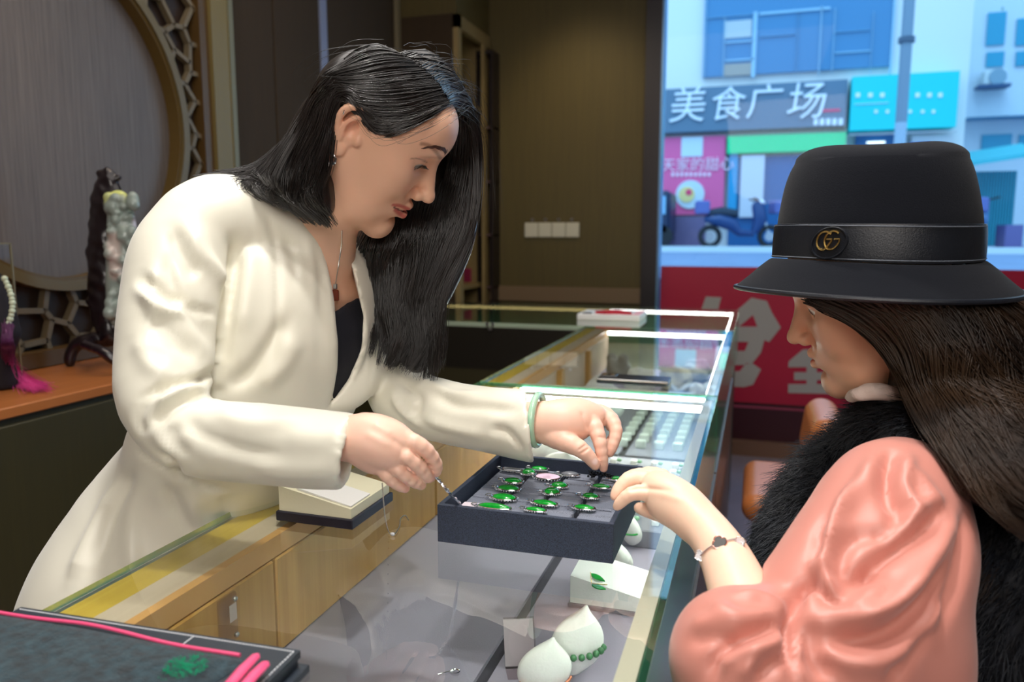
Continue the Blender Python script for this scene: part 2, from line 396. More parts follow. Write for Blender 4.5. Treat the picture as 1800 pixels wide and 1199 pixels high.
def node(i, j, k):
    if (i, j, k) not in G:
        y = Y0 + (i + (0.5 if j % 2 else 0)) * S + (0.03 if k else -0.03) ; z = Z0 - 0.1 + j * S * 0.86 + (0.035 if k else -0.035)
        G[(i, j, k)] = (y + rnd.uniform(-.022, .022), z + rnd.uniform(-.022, .022))
    return G[(i, j, k)]
def inside(p): return Y0 < p[0] < Y1 and Z0 - .03 < p[1] < Z1 and math.hypot(p[0] - YC, p[1] - ZC) > RR + 0.02
def bar(p, q):
    pts = [(p[0] + (q[0] - p[0]) * t / 12, p[1] + (q[1] - p[1]) * t / 12) for t in range(13)]
    run = [x for x in pts if inside(x)]
    if len(run) < 2: return
    a, b = run[0], run[-1]; d = Vector((0, b[0] - a[0], b[1] - a[1])); n = Vector((0, -d[2], d[1])).normalized() * 0.0075
    c = [(-1.90, a[0] + n[1], a[1] + n[2]), (-1.90, b[0] + n[1], b[1] + n[2]), (-1.90, b[0] - n[1], b[1] - n[2]), (-1.90, a[0] - n[1], a[1] - n[2])]
    lat.prism(c, (-0.022, 0, 0))
a_ = .062; hv = {}
def hnode(q):
    k = (round(q[0] / a_ * 4), round(q[1] / a_ * 4))
    if k not in hv: hv[k] = (q[0] + rnd.uniform(-.3, .3) * a_, q[1] + rnd.uniform(-.3, .3) * a_)
    return hv[k]
seen = set()
for i in range(-1, 15):
    for j in range(-1, 16):
        cy0 = Y0 + i * a_ * 1.5; cz0 = Z0 - .1 + (j + (i % 2) * .5) * a_ * 1.732
        P6 = [(cy0 + a_ * math.cos(k * math.pi / 3), cz0 + a_ * math.sin(k * math.pi / 3)) for k in range(6)]
        for k in range(6):
            p, q = P6[k], P6[(k + 1) % 6]; kk = tuple(sorted((( round(p[0] / a_ * 4), round(p[1] / a_ * 4)), (round(q[0] / a_ * 4), round(q[1] / a_ * 4)))))
            if kk in seen: continue
            seen.add(kk); bar(hnode(p), hnode(q))
lat.build('lattice', M_lat, ms)
# dark ground behind the lattice, between ring and frame
bk = MB(); n = 64
ro = []
for j in range(n):
    a = 2 * math.pi * j / n; c, s = math.cos(a), math.sin(a)
    t = min((Y1 - YC) / abs(c) if c > 0 else (YC - Y0) / max(1e-6, -c) if c < 0 else 9, (Z1 - ZC) / abs(s) if s > 0 else (ZC - Z0 + .05) / max(1e-6, -s) if s < 0 else 9)
    ro += [(-1.930, YC + (RR + .01) * c, ZC + (RR + .01) * s), (-1.930, YC + t * c, ZC + t * s)]
bk.add(ro, [(2 * j, 2 * j + 1, (2 * j + 3) % (2 * n), (2 * j + 2) % (2 * n)) for j in range(n)])
bk.build('backing', mat('lattice_backing', (46, 30, 20), 0.6), ms)
struct('trim_3', MB().box(-1.95, -1.87, 2.385, 2.475, 0.9, 2.9), M_gold)
struct('trim_4', MB().box(-1.95, -1.865, 2.475, 2.50, 0.9, 2.9), mat('pale_green_metal', (122, 118, 94), 0.5, 0.2))
struct('trim_5', MB().box(-1.95, -1.93, 3.215, 3.27, 0.0, 2.9), mat('bluish_metal_strip', (176, 184, 214), 0.3, 0.5))
for k, (a, b) in enumerate(((2.50, 2.85), (2.86, 3.21), (3.275, 3.98))):
    struct('trim_%d' % (6 + k), MB().box(-1.95, -1.935, a, b, 0.05, 2.88, bev=0.003), M_dark)
struct('trim_9', MB().box(-1.95, -1.92, 3.99, 4.03, 0, 2.9), mat('pale_wood_strip', (134, 122, 96), 0.4))

# tall niche cabinet in the corner of the left and back wall
nc = thing('niche_cabinet', 'tall wooden niche cabinet in the far left corner behind the standing woman', 'cabinet', (-1.85, 4.3, 0))
M_pale = mat('pale_ash_wood', (150, 128, 84), 0.45, var=0.1)
MB().box(-1.94, -1.62, 4.04, 4.07, 0, 2.45).build('side_panel', M_dark, nc)
MB().box(-1.94, -1.60, 4.52, 4.58, 0, 2.45).build('side_panel', M_pale, nc)
MB().box(-1.62, -1.59, 4.05, 4.10, 0, 2.45).build('frame_post', M_pale, nc)
MB().box(-1.62, -1.59, 4.05, 4.58, 2.38, 2.45).build('top_rail', M_pale, nc)
MB().box(-1.94, -1.60, 4.05, 4.58, 2.45, 2.9).build('soffit', M_olive, nc)
for z in (0.4, 0.95, 1.5, 2.0): MB().box(-1.94, -1.62, 4.07, 4.52, z, z + 0.025).build('shelf', M_pale, nc)
MB().box(-1.60, -1.585, 4.44, 4.5, 0, 2.38).build('frame_post', M_pale, nc)
x0 = -1.55; x1 = WY(852, 300, 4.58)[0]
sh = thing('display_shelf', 'narrow dark display shelf with dim shelves beside the far left cabinet', 'shelf', ((x0 + x1) / 2, 4.55, 0))
MB().box(x0, x0 + .012, 4.47, 4.6, 0, 2.35).box(x1 - .012, x1, 4.47, 4.6, 0, 2.35).box(x0, x1, 4.47, 4.6, 2.33, 2.35).build('frame', mat('dark_shelf_frame', (34, 24, 22), 0.4), sh)
MB().box(x0, x1, 4.59, 4.598, 0, 2.35).build('back_panel', mat('shelf_back', (38, 20, 22), 0.5), sh)
for z in (0.3, 0.62, 0.94, 1.26, 1.58, 1.9): MB().box(x0 + .012, x1 - .012, 4.48, 4.59, z, z + .012).build('shelf_board', mat('shelf_glass_board', (90, 70, 72), 0.2), sh)
p = WY(822, 484, 4.53)
gb = MB().box(p[0] - .05, p[0] + .03, 4.5, 4.55, 0.953, 1.06, bev=.004); gb.build('box_body', mat('magenta_card', (150, 40, 80), 0.4)); 
bpy.data.objects['box_body'].name = 'gift_box'; tag(bpy.data.objects['gift_box'], 'small magenta gift box on the narrow dark shelf', 'box')

# ---- cabinet ledge along the left wall
lc = thing('low_cabinet', 'long low dark olive cabinet with orange wood top along the left wall', 'cabinet', (-1.72, 1.4, 0))
MB().box(-1.945, -1.50, -0.6, 3.0, 0.875, 0.9, bev=0.003).build('countertop', M_ledge, lc)
MB().box(-1.945, -1.515, -0.6, 3.0, 0.0, 0.875).build('body', M_cabd, lc)
for k in range(5): MB().box(-1.515, -1.503, -0.58 + k * .72, 0.12 + k * .72, 0.08, 0.86, bev=0.003).build('door', M_cabd, lc)
struct('baseboard_left', MB().box(-1.95, -1.925, -0.6, 3.0, 0.9, 0.935), M_beige)

# ------------------------------------------------------------------ glass counters
XL, XR, ZT, ZD = -0.648, -0.072, 0.90, 0.74
def slab(x0, x1, y0, y1, z0, z1, top, side):
    m_ = MB(); V = [(x0, y0, z0), (x1, y0, z0), (x1, y1, z0), (x0, y1, z0), (x0, y0, z1), (x1, y0, z1), (x1, y1, z1), (x0, y1, z1)]
    m_.add(V, [(0, 3, 2, 1), (4, 5, 6, 7)], top); m_.add(V, [(0, 1, 5, 4), (1, 2, 6, 5), (2, 3, 7, 6), (3, 0, 4, 7)], side); return m_
def counter(y0, y1, label, deck_x=-0.29, near_bar=False, doors=()):
    t = thing('display_counter', label, 'counter', ((XL + XR) / 2, (y0 + y1) / 2, 0), 'glass topped jewellery counters')
    slab(XL, XR, y0, y1, ZT - 0.008, ZT, M_glass, M_gedge).build('glass_top', None, t)
    slab(XR - 0.008, XR, y0, y1, ZD - 0.02, ZT - 0.008, M_glassf, M_gedge).build('front_glass', None, t)
    for y in (y0 + .002, y1 - .008): 
        m_ = MB(); m_.box(XL + .1, XR - .008, y, y + .006, ZD, ZT - .008); m_.build('end_glass', M_glassf, t)
    MB().box(XL, XL + 0.006, y0, y1, ZT - 0.03, ZT - .0085).build('metal_edge', M_steel, t)
    MB().box(XL + 0.006, XL + 0.046, y0, y1, ZT - 0.03, ZT - .0085).build('bamboo_rail', M_rail, t)
    MB().box(XL + 0.046, XL + 0.082, y0, y1, ZT - 0.03, ZT - .0085).build('beige_rail', M_beige, t)
    MB().box(XL + 0.082, XL + 0.094, y0, y1, ZT - 0.034, ZT - .0085).build('edge_banding', M_edge, t)
    MB().box(XL, XR + 0.004, y0, y1, 0.0, ZD - 0.02).build('base_cabinet', stripes('counter_base_wood', (96, 66, 40), (116, 84, 52), 60, 0.4, 'XY', 0.5), t)
    MB().box(XL + .06, deck_x - .008, y0 + .01, y1 - .01, ZD - 0.02, ZD).build('deck_board', M_deck, t)
    MB().box(deck_x + .008, XR - .012, y0 + .01, y1 - .01, ZD - 0.02, ZD).build('deck_board', M_deck, t)
    MB().box(deck_x - .008, deck_x + .008, y0 + .01, y1 - .01, ZD - 0.02, ZD - 0.006).build('deck_gap', M_deckd, t)
    MB().box(XL, XL + 0.085, y0, y1, ZD - 0.02, ZT - 0.03).build('back_frame', M_oak, t)
    for a, b, m_ in doors:
        d = MB().box(XL + .0855, XL + .096, a, b, ZD + .001, ZT - 0.036, bev=.002).build('door', m_, t)
    # LED channel under the top along the front pane, body + diffuser
    MB().box(-0.100, -0.082, y0 + .01, y1 - .01, ZT - 0.022, ZT - .0085).build('light_channel', M_alu, t)
    if y0 > 1: MB().box(-0.1015, -0.100, y0 + .01, y1 - .01, ZT - 0.020, ZT - .010).build('light_diffuser', M_led, t)
    else: MB().box(-0.097, -0.085, y0 + .01, y1 - .01, ZT - 0.0235, ZT - .022).build('light_diffuser', M_led, t)
    return t
c1 = counter(0.15, 1.765, 'nearer glass display counter with bamboo rail under the black tray', doors=((0.16, 0.77, M_oak), (0.775, 1.27, M_oak), (1.275, 1.755, M_oak)))
c2 = counter(1.775, 3.02, 'farther glass display counter under the phone, lit by white strips', doors=((1.785, 2.2, M_beige), (2.21, 2.6, M_beige), (2.61, 3.01, M_beige)))
for t, ys in ((c1, (1.70,)), (c2, (1.80, 2.97))):
    for y in ys:
        MB().box(XL + .1, -0.100, y, y + .03, ZT - 0.024, ZT - .0085).build('light_channel', M_alu, t)
        MB().box(XL + .1, -0.100, y + .002, y + .028, ZT - 0.0255, ZT - .024).build('light_diffuser', M_led, t)
        MB().box(XL + .1, -0.100, y - .0015, y, ZT - 0.022, ZT - .0105).build('light_diffuser', M_led, t)
for y in (2.2, 2.6): MB().box(XL + .096, XL + .112, y - .02, y + .02, ZD + .001, ZT - .036).build('door_post', M_oak, c2)
# third counter crossing at the far end
c3 = thing('corner_counter', 'glass counter crossing the far end, with yellow lit strip and dark front', 'counter', (-0.9, 3.47, 0))
slab(-1.75, XR, 3.025, 3.93, ZT - 0.008, ZT, M_glass, M_gedge2).build('glass_top', None, c3)
MB().box(-1.74, XR - .01, 3.03, 3.925, 0.0, 0.70).build('base_cabinet', M_cabd, c3)
MB().box(-1.74, XL, 3.028, 3.045, 0.70, ZT - .02, bev=.002).build('front_panel', mat('near_black_wood', (26, 22, 14), 0.4), c3)
MB().box(-1.74, XL, 3.028, 3.06, ZT - .02, ZT - .009).build('front_rail', M_gedge2, c3)
MB().box(-1.74, XR - .02, 3.05, 3.92, 0.70, 0.715).build('deck_board', mat('cream_deck', (176, 166, 140), 0.7), c3)
slab(XR - .008, XR, 3.03, 3.93, 0.70, ZT - .008, M_glassf, M_gedge).build('front_glass', None, c3)
slab(-1.74, XR - .008, 3.915, 3.923, 0.70, ZT - .008, M_glassf, M_gedge).build('rear_glass', None, c3)
MB().box(-1.72, -0.10, 3.86, 3.885, ZT - .024, ZT - .009).build('light_channel', M_alu, c3)
MB().box(-1.72, -0.70, 3.855, 3.86, ZT - .024, ZT - .009).build('light_diffuser', M_ledw, c3)
MB().box(-0.70, -0.10, 3.855, 3.86, ZT - .024, ZT - .009).build('light_diffuser', M_led, c3)
MB().box(-0.104, -0.10, 3.06, 3.86, ZT - .024, ZT - .010).build('light_diffuser', M_led, c3)
p = WY(862, 574, 3.026)
lk = MB()
for dx, dz in ((-.012, .01), (.012, .01), (0, -.01)): lk.cyl((p[0] + dx, 3.018, p[2] + dz), 0.007, .01, n=10, axis='Y')
lk.build('lock', M_steel, c3, smooth=True)
# clear lock plate on the wood door of the nearer counter
lp = thing('lock_plate', 'small clear acrylic lock plate screwed to the counter door', 'lock', (XL + .1, 0.92, 0.84))
a = WX(380, 1000, XL + .1); b = WX(412, 985, XL + .1)
MB().box(XL + .0965, XL + .102, a[1], b[1], 0.805, 0.862, bev=.002).build('plate', glass('acrylic', (0.9, 0.86, 0.86), 1.6, 0.05), lp)
for (y, z) in ((a[1] + .006, .812), (b[1] - .006, .812), (b[1] - .006, .855)):
    MB().ball((XL + .103, y, z), .0032, n=8).build('screw', M_steel, lp, smooth=True)
MB().box(XL + .102, XL + .1025, (a[1] + b[1]) / 2, (a[1] + b[1]) / 2 + .012, .83, .85).build('emblem', mat('etched_mark', (190, 170, 165), .4), lp)

# ------------------------------------------------------------------ street outside (seen through the window)
GZ = 1.0; YB = 15.5
def fz(px0, py0, px1, py1, Y=YB):
    a = WY(px0, py1, Y); b = WY(px1, py0, Y); return a[0], b[0], a[2], b[2]
def fbox(px0, py0, px1, py1, Y=YB, d=0.2, mb=None, m=None):
    x0, x1, z0, z1 = fz(px0, py0, px1, py1, Y); return (mb or MB()).box(x0, x1, Y, Y + d, z0, z1, m)
struct('street_ground', MB().box(-40, 60, 4.9, 60, GZ - 1.2, GZ), mat('asphalt', (120, 140, 170), 0.7, var=0.1, vscale=2))
struct('pavement', MB().box(-40, 60, 13.4, 30, GZ, GZ + 0.06), mat('pavement_stone', (150, 150, 175), 0.8))
struct('kerb', MB().box(-40, 60, 12.9, 13.4, GZ, GZ + .09), mat('kerb_stone', (205, 215, 215), 0.7))
fc = thing('shop_building', 'white street building with grey sign board and large upper window opposite', 'building', (1, YB, GZ))
M_fw = mat('facade_white', (226, 226, 222), 0.8)
M_fb = mat('facade_window_blue', (70, 130, 170), 0.2)
M_fr = mat('facade_frame', (150, 190, 210), 0.5)
MB().box(-9, 3.38, YB + .1, YB + 6, GZ, 7.5).build('wall', M_fw, fc)
fbox(1235, -60, 1575, 136, YB, .12).build('window_bay', M_fb, fc)
wl = MB()
for q in ((1238, -60, 1243, 136), (1270, 30, 1275, 136), (1320, 20, 1332, 136), (1398, 16, 1404, 136), (1438, 10, 1446, 130), (1463, 14, 1468, 128), (1530, 20, 1536, 130), (1566, -60, 1575, 136)): fbox(*q, YB - .04, .06, wl)
for q in ((1240, 25, 1330, 32), (1275, 70, 1325, 76), (1275, 102, 1325, 108), (1335, 60, 1398, 65), (1335, 16, 1460, 22), (1468, 52, 1530, 57), (1468, 88, 1530, 94)): fbox(*q, YB - .04, .06, wl)
wl.build('window_frame', M_fr, fc)
fbox(1272, 34, 1322, 68, YB - .02, .03).build('curtain', mat('curtain_beige', (190, 196, 196), .8), fc)
fbox(1272, 110, 1322, 134, YB - .02, .03).build('curtain', mat('curtain_tan', (170, 160, 150), .8), fc)
sg = thing('sign_board', 'blue grey shop sign board with large white Chinese characters', 'sign', (-.3, YB - .2, 3.2))
fbox(1110, 139, 1491, 236, YB - .25, .3).build('board', mat('sign_slate', (92, 118, 138), 0.5), sg)
for ch, px, py, s in (('美', 1207, 189, 54), ('食', 1277, 187, 50), ('广', 1342, 183, 50), ('场', 1416, 182, 54)):
    o = WY(px, py, YB - .28); text_obj('character', ch, s * .0128, o, (1, 0, 0), (0.0, 0, 1), mat('sign_white', (235, 236, 238), 0.5), sg, depth=.02, shear=0.12)
fbox(1440, 191, 1477, 197, YB - .27, .03).build('red_strip', mat('sign_red', (230, 60, 110), .5), sg)
dots = MB()
for k in range(5):
    fbox(1430 + k * 11, 208, 1438 + k * 11, 220, YB - .27, .03, dots)
dots.build('small_lettering', mat('sign_white', (235, 236, 238)), sg)
tl = thing('teal_sign', 'bright teal shop sign with tiny white lettering beside the grey sign board', 'sign', (2.2, YB - .3, 3.4))
fbox(1493, 124, 1688, 230, YB - .36, .45).build('board', mat('sign_teal', (0, 205, 205), 0.5), tl)
for q in [(x - 4, 163, x + 4, 171) for x in (1508, 1530, 1551, 1592, 1613, 1634, 1653)] + [(x - 3, 193, x + 3, 199) for x in (1540, 1560, 1600, 1622, 1641)]:
    fbox(*q, YB - .38, .02).build('character', mat('sign_white', (235, 236, 238)), tl)
fbox(1502, 181, 1562, 183, YB - .38, .02).build('text_line', mat('sign_white', (235, 236, 238)), tl)
fbox(1493, 230, 1685, 236, YB - .4, .18).build('ledge', M_fw, tl)
po = thing('promo_poster', 'pink poster panel with white lettering and round picture left of the shop door', 'poster', (-1.4, YB - .1, 1.8))
fbox(1120, 238, 1276, 378, YB - .12, .2).build('panel', mat('poster_pink', (236, 96, 150), 0.5), po)
fbox(1197, 240, 1236, 276, YB - .14, .03).build('emblem_block', mat('poster_pale', (206, 220, 226), .5), po)
o = WY(1213, 291, YB - .14); text_obj('lettering', '百天家的甜心', .27, o, (1, 0, 0), (0, 0, 1), mat('poster_letter', (246, 214, 226), .5), po, depth=.006)
d2 = MB()
for k in range(9): fbox(1180 + k * 8, 303, 1185 + k * 8, 310, YB - .14, .03, d2)
d2.build('small_lettering', mat('poster_letter', (246, 214, 226)), po)
o = WY(1213, 342, YB - .13); MB().cyl((o[0], YB - .16, o[2]), .27, .04, n=32, axis='Y').build('plate', mat('poster_pale', (206, 220, 226)), po)
MB().cyl((o[0] - .06, YB - .18, o[2]), .15, .03, n=24, axis='Y').build('picture_centre', mat('poster_yellow', (236, 214, 140), .5), po)
MB().cyl((o[0] - .02, YB - .19, o[2] + .04), .06, .03, n=16, axis='Y').build('picture_dot', mat('sign_red', (230, 60, 110)), po)
fbox(1278, 232, 1488, 270, YB - .2, .3).build('fascia', mat('fascia_green', (0, 214, 140), 0.5), fc)
fbox(1278, 270, 1492, 436, YB - .05, .2).build('shop_opening', mat('shop_interior', (24, 96, 150), 0.4), fc)
fbox(1299, 272, 1345, 382, YB - .15, .15).build('door_panel', mat('door_pale', (206, 208, 216), 0.5), fc)
fbox(1278, 270, 1298, 382, YB - .12, .15).build('side_pane', mat('pane_cyan', (20, 150, 196), 0.4), fc)
fbox(1493, 236, 1590, 436, YB - .05, .2).build('shop_opening', mat('shop_interior', (24, 96, 150)), fc)
fbox(1524, 248, 1556, 253, YB - .12, .05).build('strip_lamp', emis('shop_lamp', (230, 250, 255), 2.0), fc)
fbox(1590, 236, 1678, 436, YB - .15, .2).build('pillar', M_fw, fc)
fbox(1598, 250, 1636, 276, YB - .2, .04).build('blue_plate', mat('plate_blue', (30, 120, 220), .4), fc)
MB().box(-4, -.95, 15.05, 15.2, GZ, 1.62).build('planter_wall', mat('planter_brown', (120, 106, 140), .8))
bpy.data.objects['planter_wall'].name = 'low_planter'; tag(bpy.data.objects['low_planter'], 'long low mauve planter wall in front of the pink poster', 'planter')
bb = thing('side_building', 'pale building with small windows set back at the right edge', 'building', (5, 19, GZ))
MB().box(3.45, 14, 20, 24, GZ, 9).build('wall', mat('facade_pale', (200, 214, 222), .8), bb)
YR = 20
for q in ((1733, 20, 1770, 80), (1785, 30, 1830, 80), (1733, 90, 1766, 118), (1785, 88, 1830, 116), (1725, 235, 1780, 262), (1790, 235, 1840, 262)): fbox(*q, YR - .05, .1).build('window', mat('pane_teal', (40, 150, 180), .3), bb)
MB().box(*fz(1690, 205, 1900, 213, YR)[:2], YR - .6, YR, *fz(1690, 205, 1900, 213, YR)[2:]).build('canopy', mat('canopy_blue', (90, 150, 180), .6), bb)
ac = thing('air_conditioner', 'outdoor air conditioner unit on the wall of the set back building', 'air conditioner', (6, YR - .4, 4.9))
x0, x1, z0, z1 = fz(1720, 128, 1760, 155, YR); MB().box(x0, x1, YR - .4, YR - .06, z0, z1, bev=.02).build('casing', mat('ac_white', (205, 215, 215), .5), ac)
MB().cyl(((x0 + x1) / 2 + .05, YR - .43, (z0 + z1) / 2), .17, .04, n=24, axis='Y').build('fan_grille', mat('ac_grille', (130, 160, 175), .5), ac)
MB().box(x0 - .1, x1 + .1, YR - .45, YR - .05, z0 - .06, z0).build('bracket', mat('ac_bracket', (40, 80, 120), .5), ac)
gt = thing('lean_to_gate', 'teal slatted gate under a sloping teal roof at the right', 'gate', (5, 17.5, GZ))
x0, x1, z0, z1 = fz(1672, 300, 1790, 425, 17.5); gm = MB()
for k in range(22): gm.box(x0 + (x1 - x0) * k / 22, x0 + (x1 - x0) * (k + .7) / 22, 17.5, 17.56, GZ, z1)
gm.build('slats', mat('gate_teal', (30, 140, 160), .5), gt)
MB().box(x0, x1, 17.58, 17.62, GZ, GZ + (z1 - GZ) * .62).build('back_panel', mat('gate_panel', (20, 170, 180), .5), gt)
MB().prism([(x0 - .2, 16.9, z1 + .02), (x1 + .1, 16.9, z1 + .22), (x1 + .1, 16.9, z1 + .30), (x0 - .2, 16.9, z1 + .10)], (0, .9, .25)).build('roof', mat('gate_roof', (70, 190, 200), .5), gt)
tag(MB().box(*fz(1765, 395, 1800, 437, 13.8)[:2], 13.8, 14.3, GZ + .06, fz(1765, 395, 1800, 437, 13.8)[3]).build('crate', mat('crate_purple', (96, 90, 140), .6)), 'mauve crate standing on the pavement at the right edge', 'crate')
po_ = thing('street_pole', 'tall grey metal street pole with a clamp in front of the teal sign', 'pole', (1.3, 10, GZ))
c = WY(1585, 200, 10); MB().cyl((c[0], 10, GZ), .062, 6, n=16).build('shaft', mat('pole_grey', (120, 140, 156), .4, .4), po_, smooth=True)
c2_ = WY(1582, 76, 10); MB().cyl((c[0], 10, c2_[2]), .088, .06, n=16).build('clamp', mat('clamp_dark', (70, 90, 110), .5), po_, smooth=True)
MB().cyl((c[0], 10, GZ), .085, 1.55, n=16, r2=.062).build('foot', mat('pole_pale', (160, 180, 196), .4), po_, smooth=True)
# tree
tr = thing('street_tree', 'leafy tree hanging over the street at the top right', 'tree', (5.6, 14, GZ))
MB().tube([(5.9, 14, GZ), (5.8, 14, 3.2), (5.5, 14, 4.6), (5.0, 14, 5.6)], [.16, .13, .09, .04], n=10).tube([(5.8, 14, 3.4), (4.9, 14, 4.4), (4.45, 14, 5.4)], [.05, .035, .02], n=8).build('trunk', mat('bark', (60, 60, 50), .8), tr, smooth=True)
lf = MB(); rn = random.Random(3)
for k in range(2600):
    u = [rn.gauss(0, 1) for _ in range(3)]; c = Vector((5.35 + u[0] * .55, 14 + u[1] * .5, 5.15 + u[2] * .42))
    a = Vector([rn.uniform(-1, 1) for _ in range(3)]).normalized() * .07; b = Vector([rn.uniform(-1, 1) for _ in range(3)]).normalized() * .04
    lf.add([c - a, c + b, c + a, c - b], [(0, 1, 2, 3)])
lf.build('foliage', mat('leaves', (40, 110, 70), .6), tr)
# scooters
def scooter(label, loc, rz, body, seat=(20, 40, 60)):
    t = thing('motor_scooter', label, 'scooter', (0, 0, 0), 'scooters parked on the pavement')
    mb_ = mat('scooter_' + '_'.join(map(str, body)), body, .35)
    for x in (-.62, .62):
        w = MB().tube([(x + .2 * math.cos(a), 0, .24 + .2 * math.sin(a)) for a in np.linspace(0, 2 * math.pi, 20, endpoint=False)], .055, closed=True, n=8)
        w.build('wheel', mat('tyre', (20, 24, 30), .7), t, smooth=True); 
        MB().cyl((x, -.03, .24), .1, .06, n=12, axis='Y').build('hub', M_steel, t)
    MB().tube([(-.75, 0, .62), (-.45, 0, .6), (-.15, 0, .5), (0, 0, .32), (.3, 0, .3)], [.06, .15, .15, .09, .06], n=12).build('rear_body', mb_, t, smooth=True)
    MB().tube([(.3, 0, .32), (.42, 0, .6), (.36, 0, .9), (.3, 0, .98)], [.08, .15, .14, .07], n=12).build('front_shield', mb_, t, smooth=True)
    MB().tube([(-.7, 0, .74), (-.4, 0, .76), (-.05, 0, .72)], [.07, .12, .09], n=10).build('seat', mat('scooter_seat_%d' % seat[0], seat, .6), t, smooth=True)
    MB().tube([(.62, 0, .24), (.5, 0, .6), (.34, 0, 1.0)], .03, n=8).build('fork', M_steel, t, smooth=True)
    MB().tube([(.22, -.32, 1.04), (.34, -.15, 1.0), (.34, .15, 1.0), (.22, .32, 1.04)], .02, n=8).build('handlebar', mat('black_plastic', (16, 16, 20)), t, smooth=True)
    MB().ball((.42, 0, .95), (.08, .08, .07), n=10).build('headlamp', mat('sign_white', (235, 236, 238)), t, smooth=True)
    MB().box(-.95, -.65, -.17, .17, .72, 1.0, bev=.03).build('top_box', mat('box_mauve', (90, 100, 160), .5), t)
    t.location = loc; t.rotation_euler = (0, 0, rz); t.scale = (.8,) * 3; return t
s1 = scooter('dark blue scooter parked side on, front wheel to the right', (-.30, 13.9, GZ + .06), 0.15, (24, 60, 110))
p = WY(1400, 430, 13.9); copy = scooter('pale scooter parked behind the dark blue one, half hidden by the hat', (p[0] + .25, 14.4, GZ + .06), 0.5, (150, 190, 200))
p = WY(1718, 430, 14.5); scooter('blue scooter seen head on in front of the teal gate', (p[0], 14.5, GZ + .06), 1.3, (30, 100, 160))
vn = thing('parked_tricycle', 'dark cab of a small vehicle at the left window edge', 'vehicle', (-2.0, 14.2, GZ))
x0, x1, z0, z1 = fz(1130, 335, 1180, 380, 14.0); MB().box(x0, x1, 13.9, 15.0, z0 - .35, z1, bev=.06).build('cab', mat('cab_dark', (24, 40, 70), .4), vn)
MB().box(x0 + .06, x1 - .08, 13.88, 13.9, z0 + .03, z1 - .1).build('windscreen', mat('cab_glass', (130, 180, 210), .2), vn)
MB().box(x0, x1, 13.95, 14.95, GZ + .18, z0 - .35, bev=.04).build('chassis', mat('cab_dark', (24, 40, 70)), vn)
for x in (x0 + .15, x1 - .15): MB().cyl((x, 13.9, GZ + .26), .2, .14, n=16, axis='Y').build('wheel', mat('tyre', (20, 24, 30)), vn)
# ------------------------------------------------------------------ volume modelling: smooth-blended shapes -> one continuous mesh
def npmesh(name, V, F, m, parent=None, col=None, smooth=True, label=None, mi=None, sharp=None):
    V = np.asarray(V, np.float32); F = np.asarray(F, np.int32); k = F.shape[1]
    me = bpy.data.meshes.new(name); me.vertices.add(len(V)); me.vertices.foreach_set('co', V.ravel())
    me.loops.add(F.size); me.loops.foreach_set('vertex_index', F.ravel())
    me.polygons.add(len(F)); me.polygons.foreach_set('loop_start', np.arange(0, F.size, k, dtype=np.int32))
    try: me.polygons.foreach_set('loop_total', np.full(len(F), k, np.int32))
    except Exception: pass
    for q in (m if isinstance(m, (list, tuple)) else [m]): me.materials.append(q)
    if mi is not None: me.polygons.foreach_set('material_index', np.asarray(mi, np.int32))
    me.update(calc_edges=True); me.validate()
    me.polygons.foreach_set('use_smooth', np.ones(len(me.polygons), bool))
    if col is not None:
        a = me.color_attributes.new('Col', 'FLOAT_COLOR', 'POINT'); c = np.ones((len(V), 4), np.float32); c[:, :3] = col; a.data.foreach_set('color', c.ravel())
    me.update(); return link(name, me, parent, label)
def smin(a, b, k):
    h = np.maximum(k - np.abs(a - b), 0) / k; return np.minimum(a, b) - h * h * k * 0.25
